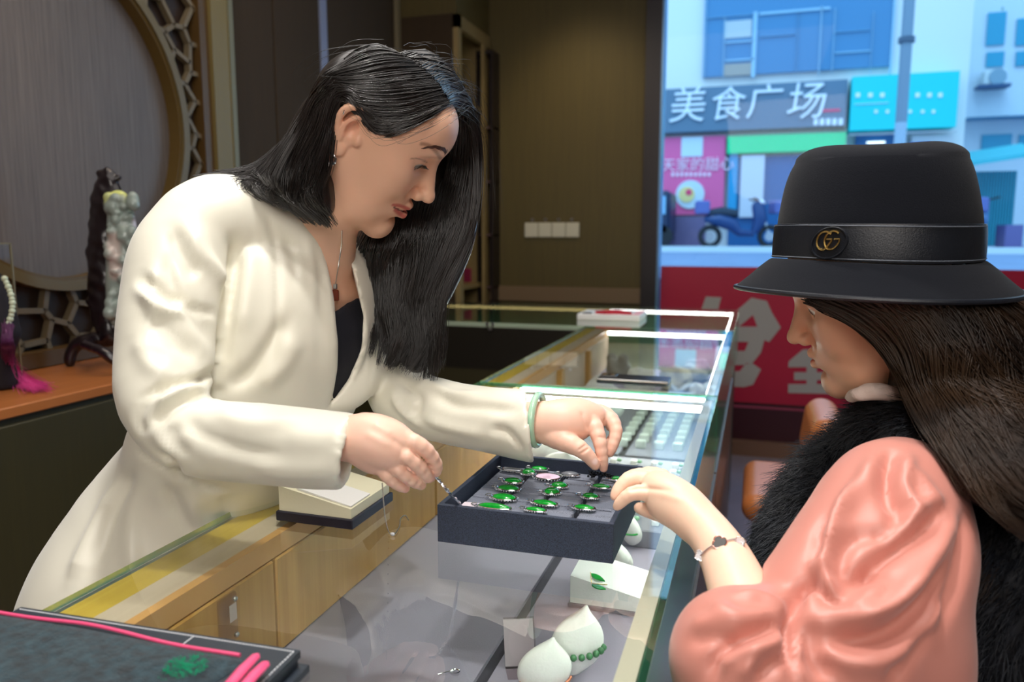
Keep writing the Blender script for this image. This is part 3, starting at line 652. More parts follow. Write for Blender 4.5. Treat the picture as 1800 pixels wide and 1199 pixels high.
class Vol:
    def __init__(s, lo, hi, h, R=None, O=None):
        s.lo = np.array(lo, float); s.h = h; s.n = np.ceil((np.array(hi) - s.lo) / h).astype(int) + 1
        s.F = np.full(s.n, 0.25, np.float32); s.R = R; s.O = O
    def loc(s, p):
        p = np.asarray(p, float); return p if s.R is None else s.R.T @ (p - s.O)
    def reg(s, lo, hi):
        i0 = np.clip(np.floor((np.array(lo) - s.lo) / s.h).astype(int), 0, s.n - 1); i1 = np.clip(np.ceil((np.array(hi) - s.lo) / s.h).astype(int) + 1, i0 + 1, s.n)
        sl = tuple(slice(a, b) for a, b in zip(i0, i1)); ax = [s.lo[k] + s.h * np.arange(i0[k], i1[k]) for k in range(3)]
        return sl, np.stack(np.meshgrid(*ax, indexing='ij'), -1)
    def put(s, d, sl, k, mode='+'):
        if mode == '+': s.F[sl] = smin(s.F[sl], d, k)
        elif mode == '-': s.F[sl] = -smin(-s.F[sl], d, k)
        elif mode == '&': s.F[sl] = -smin(-s.F[sl], -d, k)
    def cone(s, a, b, ra, rb, k=0.01, flat=None, mode='+'):
        """round cone; flat=(axis, ratio) squashes (ratio<1) or widens (ratio>1) the section along the axis"""
        a = np.array(a, float); b = np.array(b, float); q = max(ra, rb) * (max(1, flat[1]) if flat else 1) + k + 2 * s.h
        sl, P = s.reg(np.minimum(a, b) - q, np.maximum(a, b) + q)
        ab = b - a; t = np.clip(((P - a) @ ab) / (ab @ ab + 1e-12), 0, 1); v = P - a - t[..., None] * ab
        if flat:
            n = np.array(flat[0], float); n /= np.linalg.norm(n); v = v + (v @ n)[..., None] * n * (1 / flat[1] - 1)
        d = np.linalg.norm(v, axis=-1) - (ra + (rb - ra) * t); s.put(d, sl, k, mode)
    def chain(s, pts, radii, k=0.01, flat=None, mode='+', sub=3):
        P = cr(np.array(pts, float), (len(pts) - 1) * sub + 1); r = cr(np.array(radii, float)[:, None], (len(pts) - 1) * sub + 1)[:, 0]
        if flat and len(np.shape(flat[0])) > 1: pass
        for i in range(len(P) - 1): s.cone(P[i], P[i + 1], r[i], r[i + 1], k if i else k, flat, mode)
    def ell(s, c, r, k=0.01, R=None, mode='+'):
        c = np.array(c, float); r = np.array(r if hasattr(r, '__len__') else (r, r, r), float); q = r.max() + k + 2 * s.h
        ext = r + k + 2 * s.h if R is None else np.array([q] * 3)
        sl, P = s.reg(c - ext, c + ext); v = P - c
        if R is not None: v = v @ R
        k0 = np.linalg.norm(v / r, axis=-1); k1 = np.linalg.norm(v / (r * r), axis=-1) + 1e-9; s.put(k0 * (k0 - 1) / k1, sl, k, mode)
    def plane(s, p, n, k=0.003, lo=None, hi=None, back=0.0):
        """cut away what lies on the side n points to"""
        p = np.array(p, float); n = np.array(n, float); n /= np.linalg.norm(n)
        sl, P = s.reg(s.lo if lo is None else lo, s.lo + s.n * s.h if hi is None else hi); d = (P - p) @ n; s.put(d, sl, k, '&')
    def field(s, fn, lo, hi, k=0.005, mode='+'):
        sl, P = s.reg(lo, hi); s.put(fn(P), sl, k, mode)
    def mesh(s, smooth=2):
        F = s.F; n = s.n; S = F < 0
        c = np.zeros(n - 1, np.int8)
        for dx in (0, 1):
            for dy in (0, 1):
                for dz in (0, 1): c += S[dx:n[0] - 1 + dx, dy:n[1] - 1 + dy, dz:n[2] - 1 + dz]
        idx = np.argwhere((c > 0) & (c < 8)); V = np.zeros((len(idx), 3)); cnt = np.zeros(len(idx))
        cs = [(a, b, d) for a in (0, 1) for b in (0, 1) for d in (0, 1)]
        val = {q: F[idx[:, 0] + q[0], idx[:, 1] + q[1], idx[:, 2] + q[2]].astype(float) for q in cs}
        for q in cs:
            for ax in range(3):
                if q[ax]: continue
                w = list(q); w[ax] = 1; w = tuple(w); a, b = val[q], val[w]; m = (a < 0) != (b < 0)
                t = np.where(m, a / np.where(m, a - b, 1), 0); p = np.array(q, float) + np.zeros((len(idx), 3)); p[:, ax] += t; V += p * m[:, None]; cnt += m
        V = V / cnt[:, None] + idx; mp = np.full(n - 1, -1, np.int32); mp[tuple(idx.T)] = np.arange(len(idx)); faces = []
        for ax in range(3):
            o = [k for k in range(3) if k != ax]; a = [slice(None)] * 3; b = [slice(None)] * 3; a[ax] = slice(0, -1); b[ax] = slice(1, None)
            A, B = S[tuple(a)], S[tuple(b)]; E = np.argwhere(A != B); E = E[(E[:, o[0]] > 0) & (E[:, o[1]] > 0) & (E[:, o[0]] < n[o[0]] - 1) & (E[:, o[1]] < n[o[1]] - 1)]
            q = []
            for d0, d1 in ((-1, -1), (0, -1), (0, 0), (-1, 0)):
                e = E.copy(); e[:, o[0]] += d0; e[:, o[1]] += d1; q.append(mp[tuple(e.T)])
            q = np.stack(q, 1); fl = A[tuple(E.T)] ^ (ax == 1); q = np.where(fl[:, None], q, q[:, ::-1]); faces.append(q)
        Fc = np.concatenate(faces); Fc = Fc[(Fc >= 0).all(1)]; V = V * s.h + s.lo
        V = relax(V, Fc, smooth)
        if s.R is not None: V = V @ s.R.T + s.O
        return Soft(V, Fc)
def relax(V, F, it, f=0.5, mask=None):
    e = np.concatenate([F[:, [0, 1]], F[:, [1, 2]], F[:, [2, 3]], F[:, [3, 0]]]); e = np.concatenate([e, e[:, ::-1]]); n = len(V); cnt = np.bincount(e[:, 0], minlength=n) + 1e-9
    for _ in range(it):
        for w in (f, -f * 0.94):
            A = np.stack([np.bincount(e[:, 0], V[e[:, 1], k], minlength=n) for k in range(3)], 1) / cnt[:, None]; D = (A - V) * w
            if mask is not None: D *= mask[:, None]
            V = V + D
    return V
def cr(P, n):
    """Catmull-Rom through the rows of P, n samples"""
    P = np.asarray(P, float); k = len(P)
    if k == 2: return P[0] + (P[1] - P[0]) * np.linspace(0, 1, n)[:, None]
    E = np.vstack([2 * P[0] - P[1], P, 2 * P[-1] - P[-2]]); u = np.linspace(0, k - 1, n); i = np.minimum(u.astype(int), k - 2); t = (u - i)[:, None]
    a, b, c, d = E[i], E[i + 1], E[i + 2], E[i + 3]
    return 0.5 * (2 * b + (c - a) * t + (2 * a - 5 * b + 4 * c - d) * t * t + (3 * b - a - 3 * c + d) * t ** 3)
class Soft:
    """mesh being sculpted: folds and paint are laid along lines on its own surface"""
    def __init__(s, V, F): s.V = V; s.F = F; s.C = None; s._t = None
    def normals(s):
        A = s.V[s.F[:, 0]]; B = s.V[s.F[:, 1]]; C = s.V[s.F[:, 2]]; D = s.V[s.F[:, 3]]; N = np.cross(C - A, D - B)
        out = np.zeros_like(s.V)
        for j in range(4):
            for k in range(3): out[:, k] += np.bincount(s.F[:, j], N[:, k], minlength=len(s.V))
        return out / (np.linalg.norm(out, axis=1, keepdims=True) + 1e-12)
    def tree(s):
        if s._t is None: s._t = BVHTree.FromPolygons(s.V.tolist(), s.F.tolist())
        return s._t
    def hit(s, px, py):
        r = ray(px, py); h = s.tree().ray_cast(Vector(EYE), Vector(r / np.linalg.norm(r)))
        return None if h[0] is None else np.array(h[0])
    def line(s, pts, n=16):
        out = [s.hit(*p) for p in cr(np.array(pts, float), n)]; return np.array([p for p in out if p is not None])
    def dist(s, L):
        best = np.full(len(s.V), 1e9); par = np.zeros(len(s.V))
        for i in range(max(1, len(L) - 1)):
            a = L[i]; ab = (L[i + 1] - a) if len(L) > 1 else np.zeros(3); t = np.clip((s.V - a) @ ab / (ab @ ab + 1e-12), 0, 1); d = np.linalg.norm(s.V - a - t[:, None] * ab, axis=1)
            m = d < best; best[m] = d[m]; par[m] = (i + t[m]) / max(1, len(L) - 1)
        return best, par
    def folds(s, items):
        """items: (pixel polyline, width m, height m) ridges (+) and grooves (-), fading out at both ends"""
        N = s.normals(); off = np.zeros(len(s.V))
        for pts, w, a in items:
            L = s.line(pts)
            if len(L) < 2: continue
            d, t = s.dist(L); off += a * np.exp(-(d / w) ** 2) * np.clip(np.sin(np.pi * np.clip(t * 0.9 + 0.05, 0, 1)) * 1.6, 0, 1)
        s.V = s.V + N * off[:, None]; s._t = None
    def base(s, c): s.C = np.tile(np.array(srgb(*c)[:3]), (len(s.V), 1))
    def paint(s, L, rad, c, a=1.0, soft=0.5):
        L = np.atleast_2d(L); d, _ = s.dist(L); w = a * np.clip((rad - d) / (rad * soft) , 0, 1); w = w * w * (3 - 2 * w); s.C = s.C * (1 - w[:, None]) + np.array(srgb(*c)[:3]) * w[:, None]
def join(parts):
    V = []; F = []; C = []; o = 0
    for p in parts: V.append(p.V); F.append(p.F + o); C.append(p.C); o += len(p.V)
    q = Soft(np.concatenate(V), np.concatenate(F)); q.C = np.concatenate(C); return q
def noise3(P, f, seed=0):
    """cheap smooth pseudo-noise from summed sines"""
    r = np.random.default_rng(seed); out = np.zeros(len(P))
    for k in range(10): d = r.normal(size=3); d /= np.linalg.norm(d); out += np.sin(P @ d * f * (0.6 + 0.9 * r.random()) * 6.283 + r.random() * 6.283)
    return out / 4.5
def strands(paths, r0, r1=0.15, wide=1.0):
    """n x T x 3 paths -> three-sided tapering fibres"""
    P = np.asarray(paths, float); n, T, _ = P.shape; t = np.gradient(P, axis=1); t /= np.linalg.norm(t, axis=2, keepdims=True) + 1e-12
    ref = np.array([0.31, -0.87, 0.39]); u = np.cross(t, ref); u /= np.linalg.norm(u, axis=2, keepdims=True) + 1e-12; w = np.cross(t, u)
    s = np.linspace(0, 1, T); rr = np.asarray(r0).reshape(-1, 1) * (1 - (1 - r1) * s ** 2)[None, :] * np.ones((n, 1)); V = np.zeros((n, T, 3, 3))
    for j in range(3):
        a = 2 * math.pi * j / 3; V[:, :, j] = P + rr[..., None] * (u * math.cos(a) * wide + w * math.sin(a))
    b = (np.arange(n) * T * 3)[:, None, None] + (np.arange(T - 1) * 3)[None, :, None] + np.arange(3)[None, None, :]; b2 = (np.arange(n) * T * 3)[:, None, None] + (np.arange(T - 1) * 3)[None, :, None] + ((np.arange(3) + 1) % 3)[None, None, :]
    F = np.stack([b, b2, b2 + 3, b + 3], -1).reshape(-1, 4); return V.reshape(-1, 3), F
def hair_paths(guides, n, T=22, spread=0.006, wave=0.0, wfreq=2.0, clump=40, seed=1, trim=0.15, flare=0.5):
    """guides: G lists of K control points (ordered side by side); strands are interpolated between them, gathered in locks"""
    r = np.random.default_rng(seed); G = np.array(guides, float); g, K, _ = G.shape; D = np.array([cr(q, T) for q in G])
    cl = r.random(clump); cph = r.random(clump) * 6.28; coff = r.normal(size=(clump, 3)) * spread
    k = r.integers(0, clump, n); s = np.clip(cl[k] + r.normal(size=n) * 0.6 / clump, 0, 1)
    s0 = r.random(n); tt = np.linspace(0, 1, T); mixw = 0.15 + 0.85 * tt                                   # locks gather towards the tips
    u = (s0[:, None] * (1 - mixw) + s[:, None] * mixw) * (g - 1); i = np.minimum(u.astype(int), g - 2); f = (u - i)[..., None]; ti = np.arange(T)[None, :]
    P = D[i, ti] * (1 - f) + D[i + 1, ti] * f
    P += coff[k][:, None, :] * (0.4 + flare * tt)[None, :, None] + (r.normal(size=(n, 3)) * spread * 0.35)[:, None, :] * (0.5 + flare * tt)[None, :, None]
    if wave:
        t = np.gradient(P, axis=1); t /= np.linalg.norm(t, axis=2, keepdims=True) + 1e-9; a = np.cross(t, [0, 1, 0.3]); b = np.cross(t, a); ph = cph[k][:, None] + tt[None, :] * 6.28 * wfreq
        P += (a * np.sin(ph)[..., None] + b * np.cos(ph * 0.83)[..., None]) * (wave * tt ** 0.8)[None, :, None]
    L = 1 - trim * r.random(n) ** 2; uu = tt[None, :] * L[:, None] * (T - 1); i = np.minimum(uu.astype(int), T - 2); f = (uu - i)[..., None]; R = np.arange(n)[:, None]
    return P[R, i] * (1 - f) + P[R, i + 1] * f
def Bp(px, py, d, r): return W(px, py, d), r * d / FPX
def chain_px(vol, items, k=0.01, flat=None, mode='+', sub=3):
    q = [Bp(*i) for i in items]; vol.chain([vol.loc(a) for a, _ in q], [b for _, b in q], k, flat, mode, sub)
def cdir(x, y, z):
    r = np.array([x, z * _c + y * _s, y * _c * 1.0 - z * _s]); return np.array([r[0] * _cy - r[1] * _sy, r[0] * _sy + r[1] * _cy, r[2]])
def proj(P):
    Q = np.asarray(P, float) - EYE; lx = Q[..., 0] * _cy + Q[..., 1] * _sy; ly = -Q[..., 0] * _sy + Q[..., 1] * _cy
    z = ly * _c - Q[..., 2] * _s; y = ly * _s + Q[..., 2] * _c; return PCX + FPX * lx / z, PCY - FPX * y / z, z
def sdpoly(x, y, poly):
    """signed distance to a polygon in pixels (negative inside)"""
    poly = np.array(poly, float); d = np.full(x.shape, 1e18); ins = np.zeros(x.shape, bool); n = len(poly)
    for i in range(n):
        a, b = poly[i], poly[(i + 1) % n]; e = b - a; wx, wy = x - a[0], y - a[1]; t = np.clip((wx * e[0] + wy * e[1]) / (e @ e), 0, 1); d = np.minimum(d, (wx - e[0] * t) ** 2 + (wy - e[1] * t) ** 2)
        c = (a[1] > y) != (b[1] > y); ins ^= c & (x < (b[0] - a[0]) * (y - a[1]) / (b[1] - a[1] + 1e-12) + a[0])
    return np.where(ins, -1, 1) * np.sqrt(d)

# ------------------------------------------------------------------ head (local frame: x to the face, y to the person's left, z up)
SKIN = (236, 186, 156)
def face(v, gaze='down', mouth=0.0014, lids=1.0):
    E = v.ell; C = v.cone
    E((.002, 0, .018), (.079, .073, .070), .02); E((.022, 0, .012), (.064, .064, .066), .03)
    E((.03, 0, -.030), (.058, .056, .060), .03)
    for s in (-1, 1):
        C((-.002, s * .048, -.046), (.040, s * .036, -.084), .020, .019, .035); C((.040, s * .034, -.084), (.074, s * .009, -.101), .019, .0155, .03)
        E((.055, s * .026, -.066), (.020, .018, .020), .02)
        E((.056, s * .036, -.028), (.028, .026, .030), .02)                       # cheek
        E((.052, s * .045, -.004), (.028, .020, .018), .02)                       # cheekbone
        E((.080, s * .024, .028), (.012, .022, .008), .012)                       # brow ridge
        E((.030, s * .052, .030), (.04, .018, .035), .02)
    E((.050, 0, .044), (.047, .060, .044), .02); E((.070, 0, .040), (.026, .048, .032), .015)
    E((.072, 0, -.062), (.024, .029, .026), .018)                                 # muzzle
    E((.074, 0, -.100), (.0155, .017, .014), .012)                                # chin
    for s in (-1, 1): E((.0905, s * .032, .008), (.010, .019, .0115), .012, mode='-')    # sockets
    C((.083, 0, .020), (.108, 0, -.026), .0075, .0088, .012)                      # nose
    E((.110, 0, -.031), (.0100, .0095, .0085), .006)
    for s in (-1, 1):
        E((.0985, s * .0105, -.035), (.0088, .0068, .0072), .006)
        E((.1045, s * .0060, -.0415), (.0058, .0030, .0026), .003, mode='-')      # nostril
        E((.0905, s * .0165, -.034), (.006, .003, .009), .006, mode='-')
    C((.0955, 0, -.043), (.0965, 0, -.052), .0035, .0025, .006, mode='-')         # philtrum
    for s in (-1, 1):
        C((.0965, s * .0035, -.0562), (.081, s * .0235, -.0635), .0056, .0022, .004)      # upper lip
        C((.0940, 0, -.0705), (.081, s * .0215, -.0645), .0072, .0024, .004)              # lower lip
    for s in (-1, 1): C((.1005, 0, -.0632), (.080, s * .025, -.0640), mouth, .0009, .0025, mode='-')
    E((.0915, 0, -.0815), (.006, .018, .0035), .008, mode='-')
    for s in (-1, 1):                                                             # lids around the eyeball
        E((.0730, s * .0315, .0095), (.0148, .0165, .0138), .005)
        if gaze == 'down':
            q = Rot = rotm((0, 1, 0), 0.30); E((.0895, s * .0325, .0052), (.0100, .0150, .0048), .0018, R=rotm((0, 0, 1), s * 0.45), mode='-')
    # ears
    for s in (-1, 1):
        y = s * .073; pts = [(-.004, y, -.026), (-.012, y + s * .006, -.008), (-.018, y + s * .012, .012), (-.012, y + s * .014, .029), (.004, y + s * .009, .034), (.013, y + s * .002, .022), (.012, y - s * .001, .008)]
        E((-.004, y + s * .001, .006), (.016, .0055, .028), .006)
        v.chain([np.array(p) for p in pts], [.0052, .0042, .0040, .0042, .0042, .0038, .0036], .003)
        E((-.002, y + s * .0035, -.026), (.0085, .0048, .0085), .005)
        v.chain([np.array(p) for p in [(-.006, y + s * .006, -.012), (-.008, y + s * .008, .004), (-.003, y + s * .009, .018), (.004, y + s * .007, .024)]], [.003, .003, .003, .0025], .003)
        E((.001, y + s * .007, .006), (.0065, .0060, .0105), .004, mode='-'); E((.013, y + s * .002, -.004), (.0045, .005, .007), .004)
def rotm(axis, a):
    axis = np.array(axis, float); axis /= np.linalg.norm(axis); K = np.array([[0, -axis[2], axis[1]], [axis[2], 0, -axis[0]], [-axis[1], axis[0], 0]])
    return np.eye(3) + math.sin(a) * K + (1 - math.cos(a)) * K @ K
def paint_face(sf, R, O, lip=(196, 92, 84)):
    L = lambda *p: O + R @ np.array(p); sf.base(SKIN)
    for s in (-1, 1):
        sf.paint(L(.078, s * .038, -.025), .030, (236, 160, 136), .45, 1.0)
        sf.paint(np.array([L(.097, s * .002, -.0575), L(.082, s * .021, -.0628)]), .0062, lip, .95, .4)
        sf.paint(np.array([L(.0955, 0, -.0695), L(.082, s * .019, -.0655)]), .0072, lip, .95, .4)
        sf.paint(L(-.004, s * .080, .006), .03, (236, 160, 136), .5, 1.0)
        sf.paint(np.array([L(.0895, s * .021, .001), L(.088, s * .032, .0035), L(.082, s * .043, .001)]), .0022, (70, 40, 34), .8, .5)
        sf.paint(L(.104, s * .006, -.042), .004, (120, 60, 50), .7, .6)
    sf.paint(L(.112, 0, -.031), .012, (236, 166, 142), .3, 1.0)
M_skin = mat('skin', SKIN, 0.42, attr='Col', sss=0.12, bump=0.04, bscale=700, bdist=0.0006, spec=0.4)
M_eye = mat('eye_white', (236, 230, 224), 0.12); M_iris = mat('iris_brown', (50, 26, 16), 0.1)
M_hair = mat('black_hair', (24, 18, 16), 0.30, spec=.9, coat=.15, var=0.25, vscale=30)
M_brow = mat('brow_hair', (84, 52, 40), 0.6)
def brow(name, R, O, s, parent, sf):
    T_ = sf.tree()
    def on(l):
        w = O + R @ l; h = T_.find_nearest(Vector(w)); return np.array(h[0]) + np.array(h[1]) * np.sign(np.array(h[1]) @ (R[:, 0])) * .0003
    P = []; r = np.random.default_rng(5)
    for k in range(240):
        t = r.random() ** .9; z = .0335 + .0080 * math.sin(t * 2.0) - .006 * t * t; y = .013 + .036 * t; a = np.array([.095 - .02 * t, s * y, z + r.normal() * .0013 * (1 - .65 * t)])
        d = np.array([-.1, s * 1.0, .75 * (1 - t) - .55 * t]); d /= np.linalg.norm(d); b = a + d * .0062; P.append([on(a), on((a + b) / 2), on(b)])
    V, F = strands(np.array(P), .00034, .4); return npmesh(name, V, F, M_brow, parent)
def eye(R, O, s, parent, look):
    c = np.array([.0740, s * .0315, .0080]); e = MB(); M = Matrix(R.tolist()).to_4x4(); Oc = O + R @ c; q = MB().ball(Oc, .0122, n=20).build('eyeball', M_eye, parent, smooth=True)
    d = R @ (np.array(look) / np.linalg.norm(look)); u = Vector(d).to_track_quat('Z', 'Y').to_matrix()
    MB().lathe([(0.0, .0126), (.0030, .0123), (.0060, .0112)], M=Matrix.Translation(Vector(Oc)) @ u.to_4x4(), n=20).build('iris', M_iris, q, smooth=True)
def fingers(v, F, palm, kf=0.0022, kp=0.010):
    chain_px(v, palm[0], kp)
    for q in palm[1:]: chain_px(v, q, kp)
    for f in F: chain_px(v, f, kf, sub=2)
# ================================================================== standing woman
RA = np.array([[0.7569788, -0.1641322, 0.6324901], [0.2773611, 0.9571237, -0.0835771], [-0.5916536, 0.2386942, 0.7700462]]); OA = np.array([-0.478856, 0.908336, 1.400292])
hA = lambda *p: OA + RA @ np.array(p, float)
v = Vol((-.125, -.105, -.17), (.135, .105, .14), .0017, RA, OA); face(v, mouth=.0022)
neckA = [(596, 318, 1.005, 54), (570, 370, 1.015, 50), (562, 425, 1.04, 50), (548, 470, 1.06, 66)]
chain_px(v, neckA, .02); hd = v.mesh(1); paint_face(hd, RA, OA, (196, 84, 78))
for q_ in ([(741, 253), (752, 255), (764, 264), (775, 279)],): hd.paint(hd.line(q_), .0042, (120, 76, 58), .6, .7)
hd.paint(hd.line([(691, 360), (704, 362), (721, 369)]), .0036, (196, 92, 86), .8, .6); hd.paint(hd.line([(695, 369), (703, 376), (713, 383)]), .0046, (198, 94, 88), .8, .6); hd.paint(hd.line([(692, 364), (702, 369), (714, 374)]), .0014, (90, 34, 34), .9, .5)
hd.paint(hd.line([(722, 279), (735, 279), (750, 285)]), .0018, (150, 100, 80), .6, .8)
LT = np.array([0.16, 0.98, 0.03])                                       # her right-to-left direction
v = Vol((-1.05, .55, .0), (-.18, 1.4, 1.36), .008)
chain_px(v, neckA, .02)
chain_px(v, [(500, 455, 1.075, 62), (515, 520, 1.085, 98), (490, 620, 1.09, 100), (440, 720, 1.10, 92), (385, 830, 1.12, 98), (345, 940, 1.14, 115)], .02, (LT, 1.4))
chain_px(v, [(500, 430, 1.06, 45), (360, 410, .96, 48), (305, 540, .93, 48), (292, 705, .90, 42), (420, 785, .86, 38), (600, 775, .81, 34)], .01)
chain_px(v, [(520, 440, 1.1, 45), (655, 460, 1.25, 45), (705, 690, 1.14, 40), (820, 732, 1.06, 34), (925, 742, .99, 33)], .01)
for s in (-1, 1):
    hp = W(345, 935, 1.14) + LT * .075 * s; v.chain([hp, hp + np.array([.01, 0, -.38]), hp + np.array([-.02, 0, -.80])], [.085, .055, .038], .02); v.chain([hp + np.array([-.02, 0, -.80]), hp + np.array([.11, 0, -.83])], [.035, .025], .02)
hdA = hd; bd = v.mesh(2); bd.base(SKIN)
# right hand (holds the chain)
v = Vol(W(600, 680, .86) - .02 + np.array([0, -.1, -.14]), W(790, 690, .86) + np.array([.04, .08, .05]), .0014)
dR = .80
palmR = [[(596, 772, .81, 35), (625, 770, .805, 33), (660, 778, .80, 36), (690, 790, .80, 32)], [(640, 752, .80, 22), (675, 762, .80, 22), (706, 775, .80, 20)], [(640, 795, .805, 24), (668, 812, .81, 20)]]
FR = [[(700, 768, .80, 17.6), (728, 778, .795, 15.0), (750, 792, .80, 12.8), (766, 815, .815, 11.0), (767, 830, .825, 8.8)],
      [(690, 788, .797, 15.8), (715, 803, .79, 14.1), (738, 822, .80, 12.3), (753, 839, .815, 10.6)],
      [(680, 806, .80, 14.1), (700, 826, .795, 12.8), (722, 843, .805, 11.4), (740, 852, .82, 9.7)],
      [(665, 815, .805, 13.2), (680, 836, .80, 11.4), (697, 850, .81, 10.6), (712, 858, .82, 8.8)],
      [(655, 800, .835, 17.6), (705, 822, .845, 14.1), (742, 832, .84, 11.4), (757, 838, .835, 9.7)]]
fingers(v, FR, palmR); hr = v.mesh(1); hr.base((244, 198, 176))
for f in FR[:4]: hr.paint(W(*f[-1][:3]), .011, (240, 160, 140), .5, 1.0)
hr.folds([([(690, 772), (712, 790)], .003, -.0012), ([(655, 745), (690, 765)], .004, .0012), ([(640, 760), (690, 785)], .004, .001), ([(720, 790), (742, 806)], .0018, -.0014), ([(705, 812), (728, 832)], .0018, -.0014), ([(690, 832), (706, 848)], .0016, -.0012)])
# left hand (reaches into the tray, wears the bangle)
v = Vol(W(930, 860, 1.02) - np.array([.03, .12, .04]), W(1110, 690, 1.0) + np.array([.03, .08, .02]), .0014)
palmL = [[(925, 742, .99, 31), (950, 742, .98, 30), (985, 742, .975, 33), (1015, 742, .975, 30)], [(985, 728, .98, 22), (1020, 728, .985, 22), (1048, 733, .985, 18)]]
FL = [[(1030, 732, .98, 17), (1046, 752, .965, 14.5), (1055, 780, .955, 11.5), (1059, 806, .955, 9.5), (1061, 823, .958, 7.5)],
      [(965, 762, .97, 22), (992, 775, .955, 19), (1018, 788, .945, 15), (1036, 804, .945, 11.5), (1046, 818, .947, 9)],
      [(1050, 732, .99, 15), (1072, 738, .985, 13), (1083, 757, .975, 11), (1078, 780, .97, 9.5), (1072, 796, .97, 8)],
      [(1045, 725, 1.0, 14), (1068, 730, 1.0, 12), (1081, 745, .995, 10.5), (1079, 765, .99, 9), (1072, 778, .985, 8)],
      [(1035, 722, 1.01, 13), (1058, 722, 1.015, 11), (1072, 732, 1.012, 9.5), (1072, 750, 1.005, 8)]]
fingers(v, FL, palmL); hl = v.mesh(1); hl.base((244, 198, 176))
for f in FL[:4]: hl.paint(W(*f[-1][:3]), .012, (240, 158, 140), .5, 1.0)
hl.paint(W(1047, 812, .938), .006, (252, 222, 212), .9, .5); hl.folds([([(1022, 722), (1034, 758)], .0035, -.002), ([(1016, 792), (1030, 782)], .0013, -.0012), ([(1020, 798), (1036, 788)], .0013, -.0012), ([(1050, 768), (1066, 770)], .0014, -.0010), ([(1062, 735), (1070, 770)], .0016, -.0018)])
allA = join([hd, bd, hr, hl])
womanA = npmesh('person', allA.V, allA.F, M_skin, col=allA.C)
tag(womanA, 'standing woman in a cream jacket with long black hair, leaning over the counter', 'person')
for s in (-1, 1): eye(RA, OA, s, womanA, (0.9, s * .05, -.42)); brow('eyebrow', RA, OA, s, womanA, hd)
P = []; r_ = np.random.default_rng(9)
for s in (-1, 1):
    for k in range(46):
        t = k / 45; a = np.array([.0885 - .009 * t ** 2 + .001, s * (.021 + .023 * t), .0085 - .0025 * (2 * t - .8) ** 2]); d = np.array([.8 - .5 * t, s * (.1 + .8 * t), -.35]); d /= np.linalg.norm(d)
        P.append([hA(*a), hA(*(a + d * .0035)), hA(*(a + d * .0065 + np.array([0, 0, .0012])))])
V_, F_ = strands(np.array(P), .00022, .2); npmesh('eyelashes', V_, F_, M_hair, womanA)
MB().tube([hA(.094, y, -.0605 - .0012 * abs(y) / .01) for y in np.linspace(-.013, .013, 7)], .0013, n=6).build('teeth', mat('teeth', (232, 222, 208), .25), womanA, smooth=True)
# trousers and shoes (mostly hidden behind the counter)
v = Vol((-1.05, .8, .02), (-.6, 1.25, .95), .008)
for s in (-1, 1):
    hp = W(345, 935, 1.14) + LT * .075 * s; v.chain([hp, hp + np.array([.01, 0, -.38]), hp + np.array([-.02, 0, -.76])], [.10, .072, .058], .03)
t_ = v.mesh(2); npmesh('trousers', t_.V, t_.F, mat('black_trousers', (24, 24, 28), .7), womanA)

# ---- jacket
v = Vol((-1.14, .56, .70), (-.2, 1.42, 1.47), .0046)
chain_px(v, [(500, 440, 1.07, 80), (508, 500, 1.075, 116), (508, 570, 1.08, 132), (470, 660, 1.09, 134), (432, 740, 1.10, 132), (385, 830, 1.12, 124)], .025, (LT, 1.38))
chain_px(v, [(385, 830, 1.12, 124), (335, 930, 1.13, 158), (305, 1040, 1.13, 190), (292, 1100, 1.13, 205)], .03, (LT, 1.15))
chain_px(v, [(548, 418, 1.02, 44), (490, 395, 1.01, 50), (405, 378, .98, 60), (345, 400, .955, 68)], .02)
chain_px(v, [(520, 430, 1.10, 40), (590, 430, 1.18, 45), (650, 465, 1.25, 55)], .02)
armN = [(342, 405, .955, 72), (322, 450, .945, 84), (308, 520, .93, 86), (292, 620, .905, 83), (290, 705, .88, 76), (345, 765, .862, 68), (455, 780, .842, 68), (560, 789, .822, 66), (660, 797, .80, 62)]
chain_px(v, armN, .006)
armF = [(650, 465, 1.25, 58), (685, 590, 1.20, 58), (706, 692, 1.135, 54), (775, 722, 1.085, 52), (860, 738, 1.03, 54), (932, 748, .99, 57), (975, 754, .965, 56)]
chain_px(v, armF, .012)
chain_px(v, [(588, 706, 1.055, 14), (615, 690, 1.075, 24), (646, 650, 1.10, 27), (660, 585, 1.13, 26), (652, 520, 1.14, 24), (634, 450, 1.13, 20), (618, 405, 1.10, 16)], .012)
# neckline opening
poly = [(556, 360), (557, 395), (572, 445), (587, 525), (594, 600), (592, 650), (586, 685), (577, 713), (590, 700), (615, 665), (635, 612), (640, 560), (626, 500), (613, 450), (612, 395), (608, 340)]
sl, P = v.reg(W(560, 700, 1.0) - .35, W(600, 400, 1.1) + .35); x_, y_, z_ = proj(P); d = sdpoly(x_, y_, poly) * z_ / FPX; d = np.where(z_ > 1.30, .2, d); v.put(d, sl, .004, '-')
